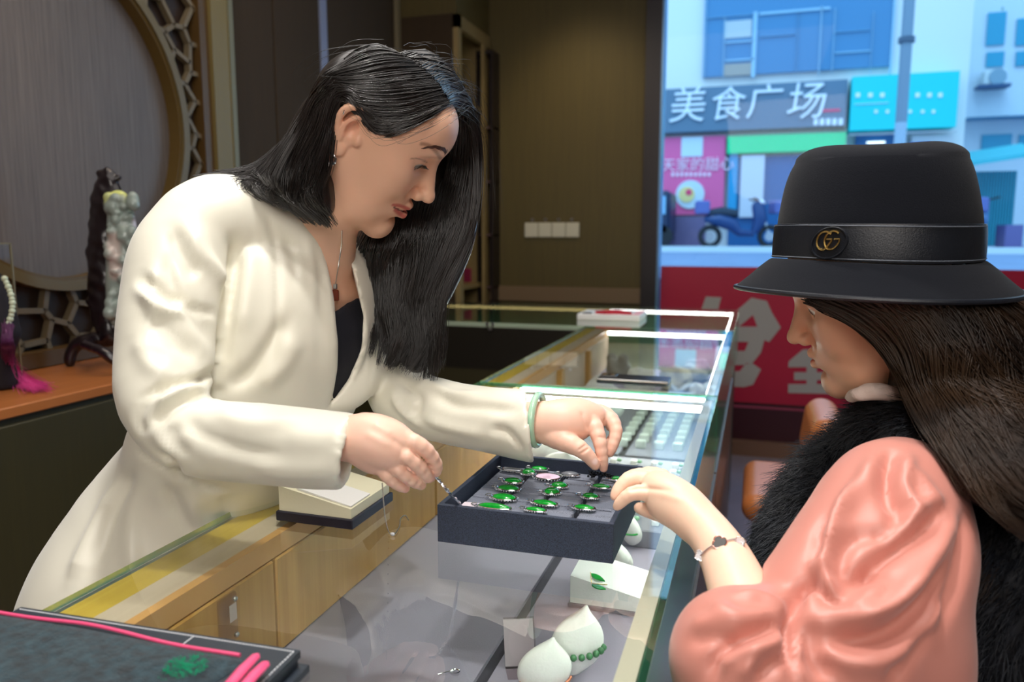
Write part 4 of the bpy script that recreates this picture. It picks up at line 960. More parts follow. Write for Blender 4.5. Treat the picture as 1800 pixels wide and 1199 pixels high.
# neck hole
chain_px(v, [(585, 350, 1.02, 52), (580, 415, 1.04, 46)], .008, mode='-')
def cuff(items, p0, p1, d0, d1, r0, r1, depthdir):
    a = W(*p0, d0); b = W(*p1, d1); up = a - b; n = np.cross(up, cdir(0, 0, 1)); ax = W(*items[-1][:3]) - W(*items[-3][:3]); n = n * np.sign(n @ ax); v.plane((a + b) / 2, n, .002, (a + b) / 2 - .12, (a + b) / 2 + .12)
    ax = ax / np.linalg.norm(ax); c0 = (a + b) / 2; rr = np.linalg.norm(up) / 2 - .006; v.cone(c0 - ax * .022, c0 + ax * .05, rr * .9, rr, .002, mode='-')
cuff(armN, (624, 725), (603, 858), .81, .81, 0, 0, 0)
cuff(armF, (924, 690), (937, 805), .985, .985, 0, 0, 0)
jk = v.mesh(2)
def fold(it): jk.folds([(a, w * 1.05, h * 1.3) for a, w, h in it])
fold([([(410, 425), (412, 470), (402, 540), (388, 610), (378, 655)], .0085, -.009), ([(428, 430), (432, 500), (420, 590)], .014, .005),
      ([(378, 655), (350, 668), (300, 678), (250, 700)], .005, -.008), ([(385, 690), (330, 700), (290, 725), (262, 752)], .006, -.008), ([(360, 672), (310, 690), (270, 712)], .007, .006),
      ([(250, 488), (280, 515), (320, 538)], .007, -.008), ([(240, 505), (285, 540), (330, 548)], .008, .006), ([(330, 538), (380, 552)], .005, -.004),
      ([(300, 400), (320, 450), (350, 490)], .010, -.006), ([(330, 395), (350, 440), (380, 475), (395, 500)], .010, .006), ([(290, 440), (300, 500), (350, 560), (375, 600)], .009, -.005),
      ([(262, 560), (300, 590), (350, 630)], .010, -.005), ([(240, 590), (262, 640), (300, 660)], .010, .004), ([(275, 470), (268, 520), (275, 570)], .008, .004),
      ([(380, 720), (420, 740), (470, 745), (530, 735)], .010, .004), ([(330, 730), (350, 760), (420, 790), (500, 800)], .009, -.004), ([(300, 745), (305, 780), (335, 800)], .008, -.003), ([(270, 740), (280, 775), (310, 805)], .008, .003),
      ([(255, 700), (240, 735), (250, 765)], .006, -.004), ([(440, 820), (520, 830), (590, 828)], .010, .003), ([(500, 760), (560, 770), (610, 760)], .012, .003),
      ([(470, 375), (485, 440), (488, 540), (480, 640)], .004, -.0022), ([(505, 560), (480, 600), (445, 650), (400, 680)], .010, -.006), ([(520, 590), (500, 640), (460, 680)], .012, .004),
      ([(560, 460), (565, 560), (562, 660)], .012, -.002), ([(500, 420), (515, 450), (520, 500)], .006, -.003), ([(540, 410), (550, 470), (556, 540)], .006, .002),
      # waist seam and peplum
      ([(246, 792), (290, 822), (350, 850), (400, 862)], .004, -.005), ([(280, 800), (300, 815), (318, 846)], .006, -.006), ([(235, 830), (200, 900), (170, 1000)], .010, -.006), ([(205, 850), (160, 940), (125, 1020)], .010, .006),
      ([(290, 850), (315, 900), (350, 950)], .010, -.006), ([(340, 860), (345, 920), (380, 980)], .014, .006), ([(250, 850), (230, 930), (235, 1020)], .012, .005), ([(400, 870), (400, 930)], .012, -.004),
      # far sleeve
      ([(700, 668), (735, 700), (725, 740)], .006, -.006), ([(760, 690), (800, 712), (850, 715), (905, 722)], .007, -.005), ([(750, 740), (800, 755), (850, 765)], .008, .004), ([(690, 690), (705, 720), (740, 750)], .006, .005), ([(860, 755), (890, 760), (918, 790)], .006, -.004), ([(740, 665), (790, 690), (840, 694)], .007, .004),
      ([(628, 520), (642, 570), (640, 620), (612, 680)], .004, .002)])
jk.V = jk.V + jk.normals() * (noise3(jk.V, 5.0, 4) * .0012 + noise3(jk.V, 14.0, 8) * .0005)[:, None]
jk.V = relax(jk.V, jk.F, 1)
M_jacket = mat('ivory_satin', (233, 229, 212), 0.38, sheen=0.3, bump=0.06, bscale=900, spec=0.5, bdist=.0005)
jacket = npmesh('jacket', jk.V, jk.F, M_jacket, womanA)
# dark top under the jacket
v = Vol(W(560, 720, 1.1) - .22, W(560, 520, 1.1) + .22, .005)
chain_px(v, [(512, 540, 1.085, 108), (510, 600, 1.09, 122), (478, 680, 1.10, 118), (440, 760, 1.10, 100)], .02, (LT, 1.3))
a, b = W(588, 556, 1.05), W(632, 533, 1.12); n_ = np.cross(b - a, cdir(0, 0, 1)); n_ *= np.sign(n_ @ cdir(0, 1, 0)); v.plane(a, n_, .003)
tp = v.mesh(2); npmesh('camisole', tp.V, tp.F, mat('navy_black_knit', (14, 16, 30), .75, bump=.2, bscale=700), womanA)
# ---- her hair: scalp cap and hanging masses with locks of strands laid over them
v = Vol((-.16, -.12, -.20), (.12, .16, .14), .0026, RA, OA)
v.ell((.001, 0, .019), (.084, .078, .075), .01); v.ell((.046, 0, .046), (.044, .062, .045), .02)
n_ = np.array([.84, 0, -.54]); v.plane((.071, 0, .078), n_, .006)
v.ell((.012, -.085, -.012), (.024, .03, .042), .008, mode='-'); v.ell((.03, 0, -.04), (.06, .062, .06), .01, mode='-')
cap = v.mesh(2)
v = Vol(W(350, 680, 1.0) - np.array([.05, .25, .02]), W(880, 60, 1.1) + np.array([.05, .25, .0]), .005)
chain_px(v, [(608, 180, .995, 46), (570, 235, .985, 46), (535, 285, .975, 34), (490, 322, .97, 17), (420, 328, .98, 7)], .02)
chain_px(v, [(570, 270, .97, 34), (550, 330, .96, 28), (565, 365, .965, 14)], .02)
VD = (cdir(0, 0, 1), .5)
chain_px(v, [(770, 175, 1.06, 30), (798, 240, 1.12, 24), (800, 320, 1.12, 28), (785, 400, 1.10, 46), (750, 480, 1.10, 50), (722, 560, 1.09, 38), (728, 620, 1.08, 18), (735, 640, 1.08, 8)], .02, VD)
chain_px(v, [(720, 260, 1.10, 65), (700, 350, 1.12, 80), (690, 430, 1.11, 70), (690, 520, 1.10, 45), (705, 600, 1.09, 26)], .02, VD)
hm = v.mesh(2)
def hh(px, py, off=.006):
    h = cap.hit(px, py); h = hdA.hit(px, py) if h is None else h; off = off * .6 if cap.hit(px, py) is not None else off
    if h is None: return W(px, py, .955)
    n = h - hA(-.005, 0, .015); return h + n / np.linalg.norm(n) * off
near = [[hh(786, 184, .003), hh(752, 206, .004), hh(706, 228, .005), hh(664, 232, .006), hh(634, 184, .014), hh(610, 168, .014), W(588, 225, .905), W(580, 290, .92), W(565, 345, .935), W(588, 388, .95)],
        [hh(783, 180, .004), hh(742, 194, .006), hh(696, 208, .007), hh(655, 208, .008), hh(626, 170, .014), hh(594, 168, .014), W(566, 240, .905), W(552, 300, .92), W(545, 350, .93), W(578, 392, .95)],
        [hh(770, 160, .004), hh(725, 172, .007), hh(680, 180, .009), hh(640, 180, .010), hh(605, 170, .012), hh(574, 190, .01), W(548, 235, .92), W(520, 300, .93), W(520, 350, .94), W(562, 385, .95)],
        [hh(752, 138, .004), hh(705, 148, .008), hh(660, 155, .010), hh(620, 158, .010), hh(588, 165, .01), hh(562, 196, .01), W(530, 245, .94), W(496, 305, .94), W(498, 345, .94), W(540, 372, .95)],
        [hh(732, 122, .004), hh(690, 126, .008), hh(648, 132, .010), hh(608, 140, .010), hh(582, 160, .01), W(552, 205, .95), W(518, 250, .96), W(474, 306, .955), W(450, 332, .955), W(500, 355, .95)],
        [hh(712, 110, .004), hh(672, 108, .008), hh(635, 114, .010), hh(604, 132, .01), hh(574, 158, .012), W(536, 205, .99), W(508, 255, .98), W(462, 300, .975), W(410, 316, .965), W(372, 326, .96)],
        [hh(695, 101, .004), hh(662, 96, .009), hh(632, 106, .01), W(594, 128, .965), W(564, 162, .985), W(536, 208, 1.0), W(500, 258, 1.01), W(455, 298, .99), W(405, 312, .975), W(352, 322, .96)]]
near.append([hh(684, 98, .004), W(655, 90, .965), W(626, 96, .975), W(598, 114, .985), W(570, 146, .995), W(540, 196, 1.02), W(505, 250, 1.04), W(455, 296, 1.01), W(400, 311, .985), W(345, 320, .97)])
far = [[hh(787, 186, .003), W(800, 186, .985), W(826, 208, 1.03), W(842, 270, 1.05), W(846, 350, 1.05), W(840, 410, 1.06), W(806, 480, 1.06), W(774, 560, 1.06), W(775, 640, 1.06)],
       [hh(776, 170, .004), W(797, 170, .985), W(828, 198, 1.04), W(836, 290, 1.07), W(826, 385, 1.07), W(802, 450, 1.07), W(766, 520, 1.07), W(766, 600, 1.07), W(760, 655, 1.07)],
       [hh(762, 150, .005), W(785, 148, .98), W(816, 176, 1.04), W(818, 290, 1.09), W(800, 385, 1.08), W(775, 450, 1.08), W(745, 540, 1.08), W(748, 610, 1.07), W(728, 655, 1.06)],
       [hh(742, 130, .006), W(766, 124, .975), W(802, 152, 1.03), W(790, 285, 1.11), W(760, 385, 1.07), W(738, 450, 1.07), W(712, 540, 1.07), W(712, 600, 1.06), W(697, 640, 1.06)],
       [hh(722, 113, .006), W(745, 106, .965), W(780, 130, 1.02), W(750, 275, 1.12), W(690, 410, 1.07), W(678, 460, 1.08), W(680, 540, 1.07), W(690, 590, 1.07), W(682, 635, 1.06)],
       [hh(700, 103, .006), W(722, 95, .96), W(755, 112, 1.02), W(710, 270, 1.13), W(640, 415, 1.07), W(634, 450, 1.08), W(655, 530, 1.09), W(668, 580, 1.07), W(668, 620, 1.06)]]
sA = [strands(hair_paths(near, 5200, 30, .0034, .0060, 2.0, 80, 1, .22, 1.0), .00060, .25, 1.6), strands(hair_paths(far, 4000, 26, .0042, .004, 1.4, 60, 2, .25, 1.0), .00060, .25, 1.6)]
fly = []; r_ = np.random.default_rng(12)
for k in range(130):
    g_ = near if r_.random() < .4 else far; q = np.array(g_[r_.integers(0, 6)])[: 5] + r_.normal(size=3) * .004; c_ = hA(-.01, 0, .02)
    q = q + (q - c_) * (.06 + .10 * r_.random()) + np.cumsum(r_.normal(size=q.shape) * .004, 0); fly.append(cr(q[r_.integers(0, 2):], 16))
sA.append(strands(np.array(fly), .00022, .3))
Vs = [cap.V, hm.V]; Fs = [cap.F, hm.F + len(cap.V)]; o = len(cap.V) + len(hm.V)
for a, b in sA: Vs.append(a); Fs.append(b + o); o += len(a)
npmesh('hair', np.concatenate(Vs), np.concatenate(Fs), M_hair, womanA)

# ================================================================== customer in the bucket hat
RB = np.array([[-0.950035, 0.0328292, -0.3104117], [0.01739, -0.9873426, -0.1576458], [-0.311658, -0.1551672, 0.9374393]]); OB = np.array([0.14494, 1.010496, 1.197409])
hB = lambda *p: OB + RB @ np.array(p, float)
v = Vol((-.125, -.105, -.17), (.135, .105, .14), .0019, RB, OB); face(v, mouth=.0016)
neckB = [(1565, 610, .96, 62), (1610, 690, .97, 66), (1640, 770, .98, 90)]
chain_px(v, neckB, .02); hd = v.mesh(1); paint_face(hd, RB, OB, (176, 52, 54)); hd.C = hd.C * np.array([1.0, .97, .93])
v = Vol((-.06, .60, .0), (.75, 1.35, 1.14), .009); LB = np.array([-.1, -.98, 0.1])
chain_px(v, neckB, .02)
shB = (1600, 880, .78)
chain_px(v, [(1640, 830, .97, 90), (1650, 950, .97, 120), (1660, 1080, .98, 115), (1680, 1220, 1.0, 120)], .02, (LB, 1.35))
chain_px(v, [(1640, 800, .9, 60), (1600, 880, .78, 52), (1500, 1010, .72, 48), (1345, 1110, .69, 42), (1300, 1050, .715, 40)], .01)
hpB = W(1690, 1290, 1.0)
for s in (-1, 1):
    a = hpB + np.array([0, .09 * s, 0]); v.chain([a, a + np.array([-.10, 0, .0]), a + np.array([-.16, 0, -.04])], [.085, .075, .06], .02); a2 = a + np.array([-.16, 0, -.04]); v.chain([a2, a2 * [1, 1, .5] + [.03, 0, 0], a2 * [1, 1, 0] + [.08, 0, .05]], [.058, .048, .036], .02); v.chain([a2 * [1, 1, 0] + [.08, 0, .04], a2 * [1, 1, 0] + [-.06, 0, .03]], [.036, .026], .02)
bdB = v.mesh(2); bdB.base((238, 196, 166))
# forearm and left hand resting on the tray edge
v = Vol(W(1070, 1110, .70) - np.array([.05, .12, .05]), W(1350, 820, .9) + np.array([.03, .06, .03]), .0015)
chain_px(v, [(1318, 1092, .69, 52), (1296, 1030, .73, 46), (1272, 975, .765, 38), (1240, 930, .795, 33), (1205, 900, .82, 34)], .01)
palmB = [[(1225, 918, .805, 30), (1195, 885, .825, 33), (1160, 862, .845, 28)], [(1190, 900, .82, 24), (1160, 888, .84, 20)], [(1180, 868, .84, 24), (1150, 852, .855, 20)]]
FB = [[(1160, 852, .86, 19), (1128, 842, .868, 15), (1102, 846, .865, 12.5), (1088, 860, .862, 10.5), (1081, 872, .86, 8.5)],
      [(1165, 872, .84, 18), (1135, 866, .842, 14.5), (1110, 868, .842, 12), (1094, 880, .845, 10), (1085, 890, .848, 8)],
      [(1155, 842, .88, 16), (1125, 836, .895, 13), (1104, 841, .895, 11), (1092, 853, .89, 9.5)],
      [(1165, 838, .895, 14), (1140, 832, .91, 11.5), (1118, 838, .91, 10)],
      [(1195, 905, .835, 18), (1165, 905, .85, 14), (1140, 898, .86, 12), (1124, 893, .865, 10)]]
fingers(v, FB, palmB); hb = v.mesh(1); hb.base((246, 208, 182))
for f in FB[:3]: hb.paint(W(*f[-1][:3]), .011, (236, 160, 136), .5, 1.0)
hb.folds([([(1175, 862), (1128, 858), (1100, 862)], .003, -.002), ([(1200, 880), (1160, 868)], .004, .001)])
allB = join([hd, bdB, hb])
womanB = npmesh('person', allB.V, allB.F, M_skin, col=allB.C)
tag(womanB, 'seated customer in black bucket hat, pink blouse and fur vest, hand on the tray', 'person')
for s in (-1, 1): eye(RB, OB, s, womanB, (0.9, s * .05, -.42))

# blouse with its puffed sleeve
v = Vol((-.12, .42, .55), (.62, 1.35, 1.20), .0046)
chain_px(v, [(1640, 840, .96, 105), (1650, 950, .97, 132), (1660, 1080, .98, 130), (1680, 1230, 1.0, 140)], .02, (LB, 1.3))
chain_px(v, [(1610, 850, .82, 62), (1572, 882, .77, 100), (1556, 960, .745, 128), (1520, 1040, .72, 142), (1470, 1110, .70, 140), (1440, 1180, .69, 150)], .02)
chain_px(v, [(1560, 1190, .71, 120), (1540, 1100, .72, 120)], .03)
chain_px(v, [(1440, 1130, .69, 90), (1345, 1128, .67, 84), (1282, 1134, .665, 84), (1290, 1190, .66, 90)], .012)
chain_px(v, [(1292, 1170, .66, 98), (1350, 1210, .66, 110)], .02)
q = [Bp(*i) for i in [(1330, 1120, .69, 44), (1300, 1040, .72, 44), (1280, 990, .75, 42)]]; v.chain([c for c, _ in q], [r + .003 for _, r in q], .004, mode='-')
bl = v.mesh(2)
_bf = bl.folds
def blf(it): _bf([(a, w * .95, h * 1.45) for a, w, h in it])
blf([([(1600, 800), (1590, 850), (1610, 900)], .005, .006), ([(1700, 900), (1690, 1000), (1650, 1100)], .008, -.006), ([(1500, 860), (1470, 930), (1455, 1000), (1470, 1060)], .006, .007), ([(1420, 1010), (1450, 1050), (1500, 1075)], .005, -.006), ([(1550, 1020), (1510, 1060), (1470, 1075)], .006, .005), ([(1620, 1000), (1570, 1060), (1500, 1100)], .006, .005), ([(1260, 1180), (1290, 1150), (1340, 1130)], .005, .006), ([(1410, 1130), (1400, 1160), (1410, 1198)], .004, .005), ([(1425, 1015), (1400, 1050), (1392, 1110), (1400, 1190)], .006, -.012), ([(1300, 1045), (1340, 1050), (1390, 1075)], .006, .004), ([(1250, 1060), (1300, 1085), (1370, 1085)], .008, .004),
          ([(1385, 1090), (1330, 1110), (1270, 1150), (1245, 1195)], .006, -.007), ([(1380, 1120), (1330, 1150), (1300, 1195)], .006, .005), ([(1390, 1150), (1350, 1175), (1335, 1198)], .005, -.005),
          ([(1210, 1100), (1260, 1090), (1310, 1100)], .008, .003), ([(1215, 1130), (1250, 1120), (1300, 1130)], .006, -.003),
          ([(1565, 795), (1555, 830), (1558, 870), (1580, 905)], .006, -.009), ([(1545, 800), (1520, 850), (1480, 900), (1440, 950)], .010, .005), ([(1580, 900), (1570, 930), (1530, 945)], .007, -.007),
          ([(1475, 890), (1445, 930), (1440, 970), (1425, 990)], .008, -.005), ([(1660, 890), (1620, 930), (1570, 970), (1520, 1010), (1480, 1040)], .008, -.009), ([(1640, 880), (1600, 920), (1555, 955)], .009, .007),
          ([(1530, 930), (1490, 950), (1470, 990), (1480, 1030)], .009, -.006), ([(1500, 925), (1460, 960), (1430, 1010)], .008, .006), ([(1675, 920), (1640, 980), (1590, 1040), (1530, 1080), (1450, 1090)], .010, .008),
          ([(1680, 960), (1640, 1040), (1580, 1100), (1500, 1130), (1420, 1120)], .009, -.008), ([(1410, 1060), (1440, 1120), (1500, 1160), (1580, 1150)], .012, .006), ([(1660, 1040), (1620, 1110), (1560, 1170)], .010, .005),
          ([(1420, 1080), (1430, 1150), (1460, 1195)], .008, -.006), ([(1640, 1100), (1590, 1160), (1560, 1195)], .007, -.005), ([(1520, 1000), (1540, 1020), (1560, 1010)], .006, -.005), ([(1600, 820), (1640, 870), (1660, 890)], .008, .004)])
bl.V = relax(bl.V + bl.normals() * (noise3(bl.V, 6.0, 3) * .0015)[:, None], bl.F, 1)
npmesh('blouse', bl.V, bl.F, mat('salmon_satin', (206, 134, 120), 0.44, sheen=.2, bump=.05, bscale=900, bdist=.0005), womanB)
# collar glimpse
v = Vol(W(1430, 740, .95) - .14, W(1640, 640, .95) + .14, .003); chain_px(v, [(1488, 700, .915, 4), (1508, 694, .89, 7), (1535, 688, .88, 9), (1570, 690, .875, 9), (1600, 700, .87, 9)], .01, None); cl = v.mesh(1); cl.V = cl.V + cl.normals() * (noise3(cl.V, 45, 2) * .0016)[:, None]
npmesh('collar', cl.V, cl.F, mat('pale_lace', (226, 206, 196), .8, bump=.5, bscale=500), womanB)

# fur vest
v = Vol((-.12, .45, .55), (.85, 1.55, 1.24), .0065)
chain_px(v, [(1560, 790, .99, 38), (1502, 850, 1.0, 70), (1460, 930, 1.0, 84), (1446, 1010, 1.0, 92), (1452, 1120, 1.0, 115), (1470, 1260, 1.0, 140)], .03)
chain_px(v, [(1540, 775, .97, 42), (1570, 770, .93, 44), (1630, 770, .89, 60), (1720, 800, .90, 90)], .03)
chain_px(v, [(1625, 775, .84, 44), (1700, 830, .80, 72), (1765, 930, .78, 100), (1790, 1050, .78, 125), (1780, 1230, .80, 150)], .03)
chain_px(v, [(1640, 840, 1.0, 110), (1650, 950, 1.02, 150), (1670, 1100, 1.04, 160), (1700, 1250, 1.05, 170)], .03, (LB, 1.2))
chain_px(v, [(1610, 850, .80, 62), (1572, 882, .77, 104), (1556, 960, .745, 132), (1520, 1040, .72, 146), (1470, 1110, .70, 144), (1440, 1180, .69, 150), (1440, 1250, .69, 160)], .01, mode='-')
chain_px(v, [(1560, 1190, .71, 126), (1540, 1100, .72, 126)], .01, mode='-')
vt = v.mesh(3); M_fur = mat('black_fur', (14, 20, 30), .55, var=.4, vscale=40, spec=.6)
r_ = np.random.default_rng(21); N_ = vt.normals(); ctr = vt.V[vt.F].mean(1); nf = N_[vt.F].mean(1); x_, y_, z_ = proj(ctr)
vis = (x_ > 1250) & (x_ < 1900) & (y_ > 600) & (y_ < 1300) & (np.einsum('ij,ij->i', nf, (EYE - ctr)) > -.25 * np.linalg.norm(EYE - ctr, axis=1))
ids = np.flatnonzero(vis); ids = ids[r_.integers(0, len(ids), 42000)]; p0 = ctr[ids] + r_.normal(size=(len(ids), 3)) * .003; nn = nf[ids] / np.linalg.norm(nf[ids], axis=1, keepdims=True)
fl = np.array([-.15, 0, -1.0]) + np.stack([noise3(p0, 9, k) for k in (31, 32, 33)], 1) * .5; fl -= nn * np.einsum('ij,ij->i', fl, nn)[:, None]; fl /= np.linalg.norm(fl, axis=1, keepdims=True) + 1e-9
Lh = (.016 + .012 * r_.random(len(ids)))[:, None]; j_ = r_.normal(size=(len(ids), 3)) * .25
p1 = p0 + (nn * .75 + fl * .35 + j_) * Lh * .5; p2 = p1 + (nn * .35 + fl * .9 + j_) * Lh * .6
V_, F_ = strands(np.stack([p0, p1, p2], 1), .00055, .15)
fv = npmesh('fur_vest', np.concatenate([vt.V, V_]), np.concatenate([vt.F, F_ + len(vt.V)]), M_fur, womanB)

# long brown hair under the hat
v = Vol(W(1400, 900, .95) - np.array([.1, .3, .0]), W(1900, 480, .95) + np.array([.12, .3, .06]), .006)
chain_px(v, [(1600, 520, .93, 90), (1650, 600, .90, 85), (1680, 680, .88, 80), (1740, 750, .86, 60), (1800, 800, .85, 40)], .03); chain_px(v, [(1640, 540, 1.0, 90), (1720, 620, .98, 100), (1790, 700, .95, 100)], .03)
hb_ = v.mesh(2)
gB = [[W(1405, 530, .86), W(1450, 548, .85), W(1510, 580, .84), W(1560, 630, .84), W(1590, 690, .80), W(1640, 760, .75), W(1730, 820, .70), W(1830, 860, .68)],
      [W(1470, 525, .83), W(1540, 560, .82), W(1590, 610, .82), W(1610, 670, .81), W(1640, 730, .77), W(1680, 800, .72), W(1740, 880, .68), W(1830, 940, .66)],
      [W(1560, 520, .80), W(1610, 560, .80), W(1640, 620, .79), W(1660, 680, .79), W(1690, 740, .74), W(1740, 790, .71), W(1790, 830, .69), W(1850, 880, .68)],
      [W(1640, 515, .79), W(1680, 560, .79), W(1710, 620, .78), W(1730, 680, .78), W(1770, 730, .74), W(1820, 780, .72), W(1870, 820, .70), W(1920, 860, .69)],
      [W(1710, 515, .81), W(1750, 560, .80), W(1790, 610, .80), W(1830, 660, .80), W(1870, 700, .80), W(1900, 740, .80), W(1930, 770, .80), W(1960, 800, .80)],
      [W(1750, 515, .88), W(1790, 540, .87), W(1830, 570, .87), W(1870, 600, .87), W(1910, 650, .87), W(1940, 690, .87), W(1960, 720, .87), W(1980, 760, .87)]]
gB2 = [[W(1640, 700, .80), W(1690, 780, .77), W(1720, 860, .75), W(1725, 940, .74), W(1705, 1000, .73), W(1680, 1030, .73)], [W(1700, 700, .80), W(1740, 790, .77), W(1760, 880, .75), W(1765, 960, .74), W(1750, 1020, .73), W(1720, 1050, .73)]]
gB3 = [[W(1418, 528, .90), W(1440, 545, .89), W(1475, 560, .875), W(1515, 585, .86), W(1555, 625, .85), W(1585, 680, .84)], [W(1440, 524, .87), W(1480, 540, .86), W(1530, 565, .85), W(1575, 605, .84), W(1600, 650, .83), W(1610, 700, .83)]]
M_hairB = mat('dark_brown_hair', (26, 17, 13), .36, spec=.6, col2=(58, 40, 24), vscale=14)
Vs = [hb_.V]; Fs = [hb_.F]; o = len(hb_.V)
for a, b in (strands(hair_paths(gB, 6000, 24, .005, .006, 1.3, 60, 4, .2, 1.0), .00045, .3, 1.6), strands(hair_paths(gB2, 260, 20, .008, .004, 1.2, 20, 5, .3, 1.0), .0004, .3), strands(hair_paths(gB3, 700, 18, .002, .002, 1.0, 20, 6, .3, 1.0), .0004, .3)):
    Vs.append(a); Fs.append(b + o); o += len(a)
npmesh('hair', np.concatenate(Vs), np.concatenate(Fs), M_hairB, womanB)

# bucket hat
HO = W(1532, 508, .92); M_hat = mat('black_wool_felt', (10, 13, 21), .95, sheen=.05, bump=.5, bscale=900, bdist=.0008, spec=.2); M_lea = mat('black_grained_leather', (18, 22, 30), .38, bump=.6, bscale=800, bdist=.0006)
prof = [(.1115, .036), (.111, .055), (.1095, .078), (.106, .10), (.1015, .122), (.096, .140), (.089, .153), (.078, .161), (.062, .1655), (.040, .1665), (.018, .164), (.0005, .163)]
def hat_surface(prof, n=96, wob=.0022, sy=.95, T=60):
    Q = cr(np.array(prof), T); V = []; F = []
    for r, z in Q:
        for j in range(n):
            a = 2 * math.pi * j / n; w = 1 + (.012 * math.sin(2 * a + 1.1) + .010 * math.sin(3 * a + z * 40)) * min(1, max(0, (z - .03) / .1))
            dz = wob * math.sin(2 * a + .6) * (1 if z < .04 else .3) + (.0035 * math.sin(a * 2 + 2.0) * (r / .08) if z > .15 else 0)
            V.append(HO + np.array([r * w * math.cos(a), r * w * sy * math.sin(a), z + dz]))
    for i in range(len(Q) - 1):
        for j in range(n): F.append((i * n + j, i * n + (j + 1) % n, (i + 1) * n + (j + 1) % n, (i + 1) * n + j))
    return V, F
V_, F_ = hat_surface(prof); hat = MB().add(V_, F_).build('bucket_hat', M_hat, womanB, smooth=True)
brimp = [(.1115, .034), (.1165, .034), (.128, .025), (.141, .013), (.155, .001), (.157, -.0015), (.1545, -.003), (.140, .009), (.127, .021), (.1115, .030)]
V_, F_ = hat_surface(brimp, T=46); MB().add(V_, F_).build('brim', M_hat, hat, smooth=True)
V_, F_ = hat_surface([(.1125, .0365), (.1148, .0370), (.1146, .055), (.1130, .0745), (.1105, .0755)], T=16); band = MB().add(V_, F_).build('hat_band', M_lea, hat, smooth=True)
ed = []
for j in range(96):
    a = 2 * math.pi * j / 96; ed.append(HO + np.array([.1565 * math.cos(a), .1565 * .95 * math.sin(a), -.0012 + .0022 * math.sin(2 * a + .6)]))
MB().tube(ed, .0030, closed=True, n=8).build('brim_piping', M_lea, hat, smooth=True)
for zz, rr in ((.0378, .1152), (.0738, .1134)):
    MB().tube([HO + np.array([rr * (1 + .0) * math.cos(a), rr * .95 * math.sin(a), zz + .0022 * .6 * math.sin(2 * a + .6)]) for a in np.linspace(0, 2 * math.pi, 96, endpoint=False)], .0007, closed=True, n=5).build('band_stitching', mat('grey_thread', (90, 96, 106), .6), hat, smooth=True)
# emblem: two interlocked letters on an oval leather patch
dg_ = BVHTree.FromPolygons([tuple(x) for x in hat_surface([(.1148, .030), (.1148, .055), (.1148, .08)], T=10)[0]], hat_surface([(.1148, .030), (.1148, .055), (.1148, .08)], T=10)[1])
h_ = dg_.ray_cast(Vector(EYE), Vector(ray(1457, 427))); ec = np.array(h_[0]); en = np.array(h_[1]); en = en * np.sign(en @ (EYE - ec))
def onp(px, py, off=0.0): r = ray(px, py); t = ((ec + en * off - EYE) @ en) / (r @ en); return EYE + r * t
ov = [onp(1458 + 31 * math.cos(a) + 2 * math.sin(a), 427 - 27 * math.sin(a) - 4 * math.cos(a), .0015) for a in np.linspace(0, 2 * math.pi, 36, endpoint=False)]
MB().prism(ov, -en * .006).build('emblem_patch', M_lea, hat); MB().tube([p + en * .0006 for p in ov], .0010, closed=True, n=6).build('patch_rim', M_lea, hat, smooth=True)
G1 = [(735, 385), (690, 345), (630, 328), (540, 350), (470, 420), (435, 520), (440, 620), (490, 690), (560, 712), (620, 670), (690, 590), (740, 520), (752, 482), (640, 488)]
G2 = [(895, 365), (850, 325), (780, 315), (700, 345), (640, 400), (600, 480), (592, 560), (620, 650), (680, 700), (760, 692), (840, 630), (895, 560), (912, 480), (800, 484)]
for gg, nm in ((G1, 'letter'), (G2, 'letter')):
    a = cr(np.array(gg[:-2], float), 34).tolist() + gg[-2:]; MB().tube([onp(1400 + x / 12, 380 + y / 12, .0030) for x, y in a], .0012, n=8).build(nm, mat('antique_gold', (214, 180, 110), .25, 1.0), hat, smooth=True)
# ================================================================== jewellery worn and held
M_silver = mat('polished_silver', (226, 228, 232), .16, 1.0); M_jade = mat('imperial_green_jade', (0, 150, 40), .12, coat=.6, sss=.1, var=.25, vscale=200)
M_dia = mat('small_bright_stones', (240, 244, 250), .08, .7, bump=.9, bscale=1400, bdist=.001)
def torus(c, ax, R_, r, m, name, n=40, parent=None, k=10, sy=1.0, ref=(0, 0, 1)):
    ax = np.array(ax, float); ax /= np.linalg.norm(ax); u = np.cross(ax, ref); u /= np.linalg.norm(u); w = np.cross(ax, u)
    return MB().tube([np.array(c) + R_ * (u * math.cos(a) + w * math.sin(a) * sy) for a in np.linspace(0, 2 * math.pi, n, endpoint=False)], r, closed=True, n=k).build(name, m, parent, smooth=True)
bg = torus(W(945, 738, .978), W(1015, 742, .965) - W(925, 735, .985), .0318, .0046, mat('pale_green_jade', (176, 214, 186), .1, coat=.6, sss=.2), 'bangle', 56, k=14)
tag(bg, 'pale green jade bangle on the wrist of the woman in the cream jacket', 'bangle')
er = thing('earring', 'silver hoop earring with a square stone on the visible ear of the standing woman', 'earring', hA(-.003, -.0805, -.034))
torus(hA(-.003, -.0815, -.040), RA @ np.array([.15, 1, 0]), .0070, .0017, M_silver, 'hoop', 24, er, 8)
q = hA(-.003, -.0845, -.047); MB().box(-.004, .004, -.003, .003, -.0045, .0045, bev=.001, M=Matrix.Translation(Vector(q)) @ Matrix(RA.tolist()).to_4x4()).build('stone', M_dia, er)
torus(hA(-.016, -.086, .020), RA @ np.array([1, .2, .2]), .0050, .0008, M_silver, 'ear_cuff', 20, er, 6)
nk = thing('necklace', 'thin silver necklace with a square amber pendant on the standing woman', 'necklace', W(590, 520, 1.02))
